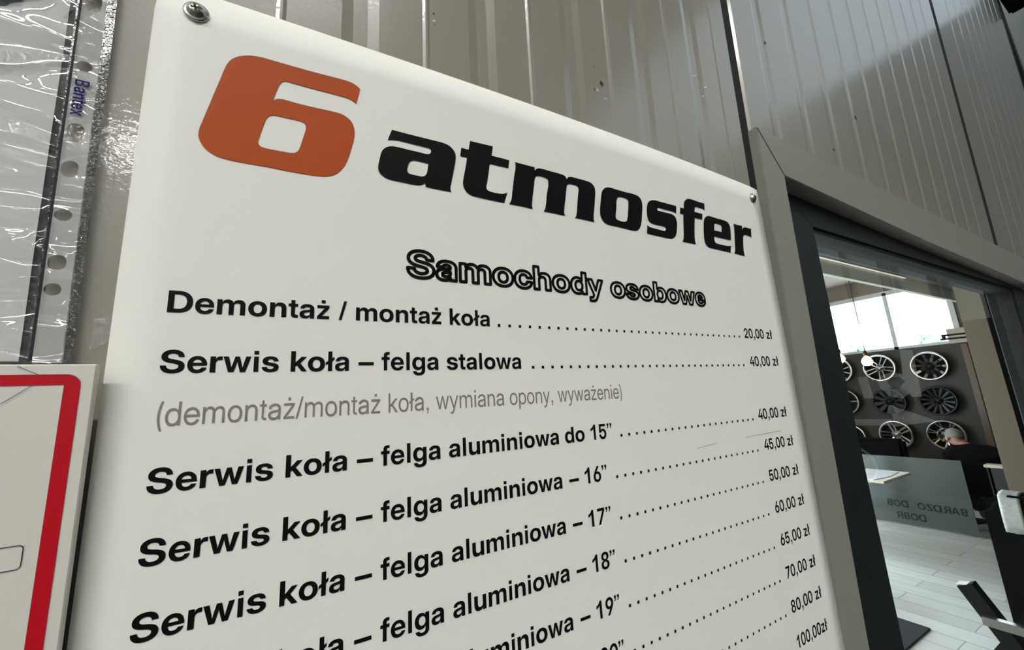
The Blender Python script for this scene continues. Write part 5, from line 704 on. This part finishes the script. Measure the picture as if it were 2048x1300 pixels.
t = empty('waiting_sofa', (8., 3.2, 0), 'black low sofa back under the bottom row of wheels', 'sofa')
rel(boxo('backrest', 'cloth', None, 8.1, 8.3, 2.70, 3.9, .25, zz(-.875), .04), t); rel(boxo('seat', 'cloth', None, 7.75, 8.12, 2.70, 3.9, .2, .46, .03), t)
for y in (2.78, 3.82):
    for x in (7.8, 8.25): rel(boxo('leg', 'matblack', None, x-.02, x+.02, y-.02, y+.02, 0, .26), t)
bm = bmesh.new(); bmesh.ops.create_uvsphere(bm, u_segments=16, v_segments=10, radius=.045)
tag(obj('pink_ball', bm, 'pink', None, True, (6.90, 2.86, zz(-.912))), 'small dark pink ball on top of the frosted screen by the door frame', 'ball')

# ------------------------------------------------------------------ seated person, seen from behind
def skin(name, pts, edges, m, parent, root=0, sub=2):
    me = bpy.data.meshes.new(name); me.from_pydata([p[:3] for p in pts], edges, []); o = link(name, me, m, parent)
    md = o.modifiers.new('skin', 'SKIN'); md.use_smooth_shade = True
    for i, p in enumerate(pts):
        sv = me.skin_vertices[0].data[i]; sv.radius = (p[3], p[4] if len(p) > 4 else p[3]); sv.use_root = i == root
    s = o.modifiers.new('sub', 'SUBSURF'); s.levels = s.render_levels = sub
    return o
pe = empty('person', (7.45, 1.83, -.12), 'person in a black jacket sitting behind the frosted screen, short grey hair, back turned', 'person')
# local frame: facing +x, y to the left
body = [(0, 0, .50, .15, .13), (0, 0, .68, .14, .12), (.03, 0, .88, .15, .12), (.02, .0, 1.00, .10, .08), (.04, .04, 1.05, .062), (.06, .09, 1.08, .058),
        (.075, .135, 1.130, .080, .085), (.065, .150, 1.185, .074, .080),
        (.0, .18, .97, .05), (.10, .25, .74, .052), (.34, .17, .74, .042), (.42, .14, .755, .030), (.0, -.18, .97, .05), (.10, -.25, .74, .052), (.34, -.17, .74, .042), (.42, -.14, .755, .030),
        (.0, .10, .50, .10), (.40, .12, .50, .075), (.42, .12, .12, .048), (.44, .12, .045, .045), (.55, .12, .03, .032), (.0, -.10, .50, .10), (.40, -.12, .50, .075), (.42, -.12, .12, .048), (.44, -.12, .045, .045), (.55, -.12, .03, .032)]
be = [(0, 1), (1, 2), (2, 3), (3, 4), (4, 5), (5, 6), (6, 7), (3, 8), (8, 9), (9, 10), (10, 11), (3, 12), (12, 13), (13, 14), (14, 15), (0, 16), (16, 17), (17, 18), (18, 19), (19, 20), (0, 21), (21, 22), (22, 23), (23, 24), (24, 25)]
n0 = len(body)
for hx, sgn in ((11, 1), (15, -1)):
    hp = body[hx]
    for f, (dy, ln) in enumerate(((.022, .062), (.008, .072), (-.007, .068), (-.021, .055))):
        a = len(body); body += [(hp[0]+.035, hp[1]+dy*sgn, hp[2]+.004, .0095), (hp[0]+.035+ln*.6, hp[1]+dy*1.2*sgn, hp[2]-.006, .0085), (hp[0]+.035+ln, hp[1]+dy*1.25*sgn, hp[2]-.03, .0075)]
        be += [(hx, a), (a, a+1), (a+1, a+2)]
    a = len(body); body += [(hp[0]+.015, hp[1]+.035*sgn, hp[2]-.005, .010), (hp[0]+.055, hp[1]+.045*sgn, hp[2]-.018, .008)]; be += [(hx, a), (a, a+1)]
skin('body', body, be, 'skin', pe)
jk = [(0, 0, .52, .185, .16), (0, 0, .68, .18, .16), (.02, 0, .88, .19, .16), (.015, 0, 1.00, .155, .125), (.035, .03, 1.06, .098), (.0, .20, .99, .092), (.10, .26, .74, .075), (.33, .175, .745, .056), (.0, -.20, .99, .092), (.10, -.26, .74, .075), (.33, -.175, .745, .056)]
skin('jacket', jk, [(0, 1), (1, 2), (2, 3), (3, 4), (3, 5), (5, 6), (6, 7), (3, 8), (8, 9), (9, 10)], 'cloth', pe)
tr = [(0, 0, .49, .17, .13), (.02, .10, .49, .115), (.41, .12, .50, .09), (.425, .12, .10, .062), (.02, -.10, .49, .115), (.41, -.12, .50, .09), (.425, -.12, .10, .062)]
skin('trousers', tr, [(0, 1), (1, 2), (2, 3), (0, 4), (4, 5), (5, 6)], 'trousers', pe)
for s in (1, -1): skin('shoe', [(.42, .12*s, .055, .058, .055), (.50, .12*s, .042, .05, .045), (.60, .12*s, .035, .042, .035)], [(0, 1), (1, 2)], 'matblack', pe)
hd_ = Vector((.070, .142, 1.162))
def ell(name, c, r, m, cut=None, parent=pe, rz=0.):
    bm = bmesh.new(); bmesh.ops.create_uvsphere(bm, u_segments=24, v_segments=16, radius=1)
    if cut: bmesh.ops.delete(bm, geom=[v for v in bm.verts if cut(v.co)], context='VERTS')
    for v in bm.verts: v.co = Vector((v.co.x*r[0], v.co.y*r[1], v.co.z*r[2]))
    bmesh.ops.rotate(bm, verts=bm.verts, cent=(0, 0, 0), matrix=Matrix.Rotation(rz, 3, 'Z'))
    o = obj(name, bm, m, parent, True, c); return o
ell('hair', hd_+Vector((-.006, -.004, .028)), (.098, .086, .088), 'hair', lambda c: c.z < -.25 or (c.x > .35 and c.z < .5), rz=.9)
for a in (.9+1.57, .9-1.57): ell('ear', hd_+Vector((.083*math.cos(a), .083*math.sin(a), -.01)), (.02, .012, .032), 'skin', rz=.9)
ell('nose', hd_+Vector((.100*math.cos(.9), .100*math.sin(.9), -.008)), (.02, .013, .022), 'skin', rz=.9)
for da in (.32, -.32): ell('eye', hd_+Vector((.086*math.cos(.9+da), .086*math.sin(.9+da), .012)), (.011, .011, .008), 'matblack')
ell('mouth', hd_+Vector((.086*math.cos(.9), .086*math.sin(.9), -.045)), (.010, .024, .006), 'pink', rz=.9)
CX, CYc = 7.43, 1.83
ch = empty('office_chair', (CX, CYc, 0), 'black office chair under the seated person behind the frosted screen', 'chair')
rel(boxo('seat', 'cloth', None, CX-.20, CX+.24, CYc-.23, CYc+.23, .235, .285, .02), ch)
rel(boxo('backrest', 'cloth', None, CX-.33, CX-.27, CYc-.22, CYc+.22, .42, .80, .02), ch)
bm = bmesh.new(); bar(bm, (CX-.30, CYc, .26), (CX-.30, CYc, .5), .05, .03); rel(obj('back_post', bm, 'matblack'), ch)
bm = bmesh.new(); bar(bm, (CX-.31, CYc, .26), (CX-.10, CYc, .25), .05, .02); rel(obj('back_bracket', bm, 'matblack'), ch)
bm = bmesh.new(); tube(bm, [(CX, CYc, .05), (CX, CYc, .24)], .03, 12); rel(obj('gas_column', bm, 'matblack'), ch)
for k in range(5):
    a = k*1.2566; bm = bmesh.new(); bar(bm, (CX, CYc, .08), (CX+.24*math.cos(a), CYc+.24*math.sin(a), .06), .05, .03); rel(obj('base_arm', bm, 'matblack'), ch)
    bm = bmesh.new(); lathe(bm, [(-.02, .03), (.02, .03)], 14, 'y', c=(CX+.24*math.cos(a), CYc+.24*math.sin(a), .03)); rel(obj('castor', bm, 'rubber'), ch)
# black armchair with a pale tubular arm at the desk end
VX, VY = 7.35, 1.10
t = empty('visitor_chair', (VX, VY, 0), 'dark visitor chair with shiny tubular arms right of the seated person', 'chair')
rel(boxo('seat', 'matblack', None, VX-.2, VX+.22, VY-.19, VY+.19, .40, .46, .02), t); rel(boxo('backrest', 'matblack', None, VX+.20, VX+.24, VY-.19, VY+.19, .46, .98, .015), t)
for yy in (VY-.215, VY+.215):
    bm = bmesh.new(); tube(bm, [(VX-.2, yy, .02), (VX-.2, yy, .74), (VX-.02, yy, .90), (VX+.2, yy, .78), (VX+.2, yy, .02)], .016, 8); rel(obj('tubular_arm', bm, 'chrome'), t)
# ------------------------------------------------------------------ black lounge chair, lower right
SX = 3.6
t = empty('lounge_chair', (SX, .85, 0), 'black padded lounge chair with crossed wooden frame at lower right of the glass', 'chair')
for x in (SX-.0, SX+.42):
    if x > SX:
        bm = bmesh.new(); bar(bm, (x, .93, zz(-1.40)), (x, .80, 0.02), .07, .07, (1, 0, 0)); rel(obj('leg', bm, 'matblack'), t)
        bm = bmesh.new(); bar(bm, (x+.07, .62, zz(-1.40)), (x+.07, .66, 0.02), .07, .07, (1, 0, 0)); rel(obj('leg', bm, 'matblack'), t); continue
    bm = bmesh.new(); bar(bm, (x, 1.055, zz(-1.215)), (x, .77, 0.02), .075, .075, (1, 0, 0)); lg_ = rel(obj('leg', bm, 'matblack'), t)
    bm = bmesh.new(); bar(bm, (x, 1.0557, zz(-1.2122)), (x, 1.055, zz(-1.2152)), .073, .073, (1, 0, 0)); eg = obj('daylit_end', bm, 'pale'); rel(eg, t); eg.parent = lg_; eg.location = (0, 0, 0)  # pale cap puts the daylight on the leg's end face into the colour
    bm = bmesh.new(); bar(bm, (x+.07, .72, zz(-1.17)), (x+.07, 1.12, 0.02), .07, .07, (1, 0, 0)); rel(obj('leg', bm, 'matblack'), t)
for za, zb in ((-1.39, -1.345), (-1.58, -1.54)):
    bm = bmesh.new(); box(bm, SX-.09, SX-.05, .40, 1.0, zz(za), zz(zb)); rel(obj('cross_rail', bm, 'rimgrey'), t)
bm = bmesh.new(); prism(bm, [(a, b) for a, b in rrect(.395, .93, -1.62, -.70, .11, 6)], lambda y, z: (SX+.12, y, zz(z)), lambda y, z: (SX+.27, y, zz(z)))
bmesh.ops.bevel(bm, geom=[e for e in bm.edges if abs(e.verts[0].co.x-e.verts[1].co.x) < 1e-5], offset=.035, segments=3, affect='EDGES'); rel(obj('back_cushion', bm, 'cloth'), t)
bm = bmesh.new(); box(bm, SX+.10, SX+.62, .42, .92, zz(-1.44), zz(-1.32)); bmesh.ops.bevel(bm, geom=bm.edges[:], offset=.03, segments=2, affect='EDGES'); rel(obj('seat_cushion', bm, 'cloth'), t)
# glossy packet folded over the top of the cushion
bm = bmesh.new(); prof = [(.108, -.905), (.106, -.84), (.108, -.76), (.122, -.705), (.16, -.692), (.24, -.690)]
g = {}
for i in range(7):
    for k, (dx, z) in enumerate(prof): g[i, k] = bm.verts.new((SX+dx-.004*abs(noise.noise(Vector((i*.9, k*1.3, 2)))), .775+.014*i, zz(z)+.006*noise.noise(Vector((i*.8, 5, k)))))
for i in range(6):
    for k in range(len(prof)-1): bm.faces.new((g[i, k], g[i+1, k], g[i+1, k+1], g[i, k+1]))
o = tag(obj('glossy_packet', bm, 'tag', None, True), 'silver glossy packet folded over the top of the black lounge chair', 'packet')
sd = o.modifiers.new('thickness', 'SOLIDIFY'); sd.thickness = .002

# ------------------------------------------------------------------ floor mat
t = tag(boxo('door_mat', 'mat', None, 2.5, 4.18, 1.475, 2.9, 0.001, .012, .003), 'dark mat on the pale plank floor below the desk', 'mat')

# daylight openings guide the sampling of the sky
def portal(name, loc, rot, sx, sz):
    l = bpy.data.lights.new(name, 'AREA'); l.shape = 'RECTANGLE'; l.size = sx; l.size_y = sz; l.cycles.is_portal = True
    o = bpy.data.objects.new(name, l); C.objects.link(o); o.location = loc; o.rotation_euler = rot
portal('portal_window', (WX+.12, 3.28, zz(1.1)), (0, math.radians(90), 0), 1.07, 2.24)
portal('portal_shopfront', (3.5, 4.72, 1.55), (math.radians(-90), 0, 0), 6.2, 3.1)
portal('portal_added_skylight', (-3.4, -9.45, 7.42), (0, 0, 0), 4.4, 2.3)
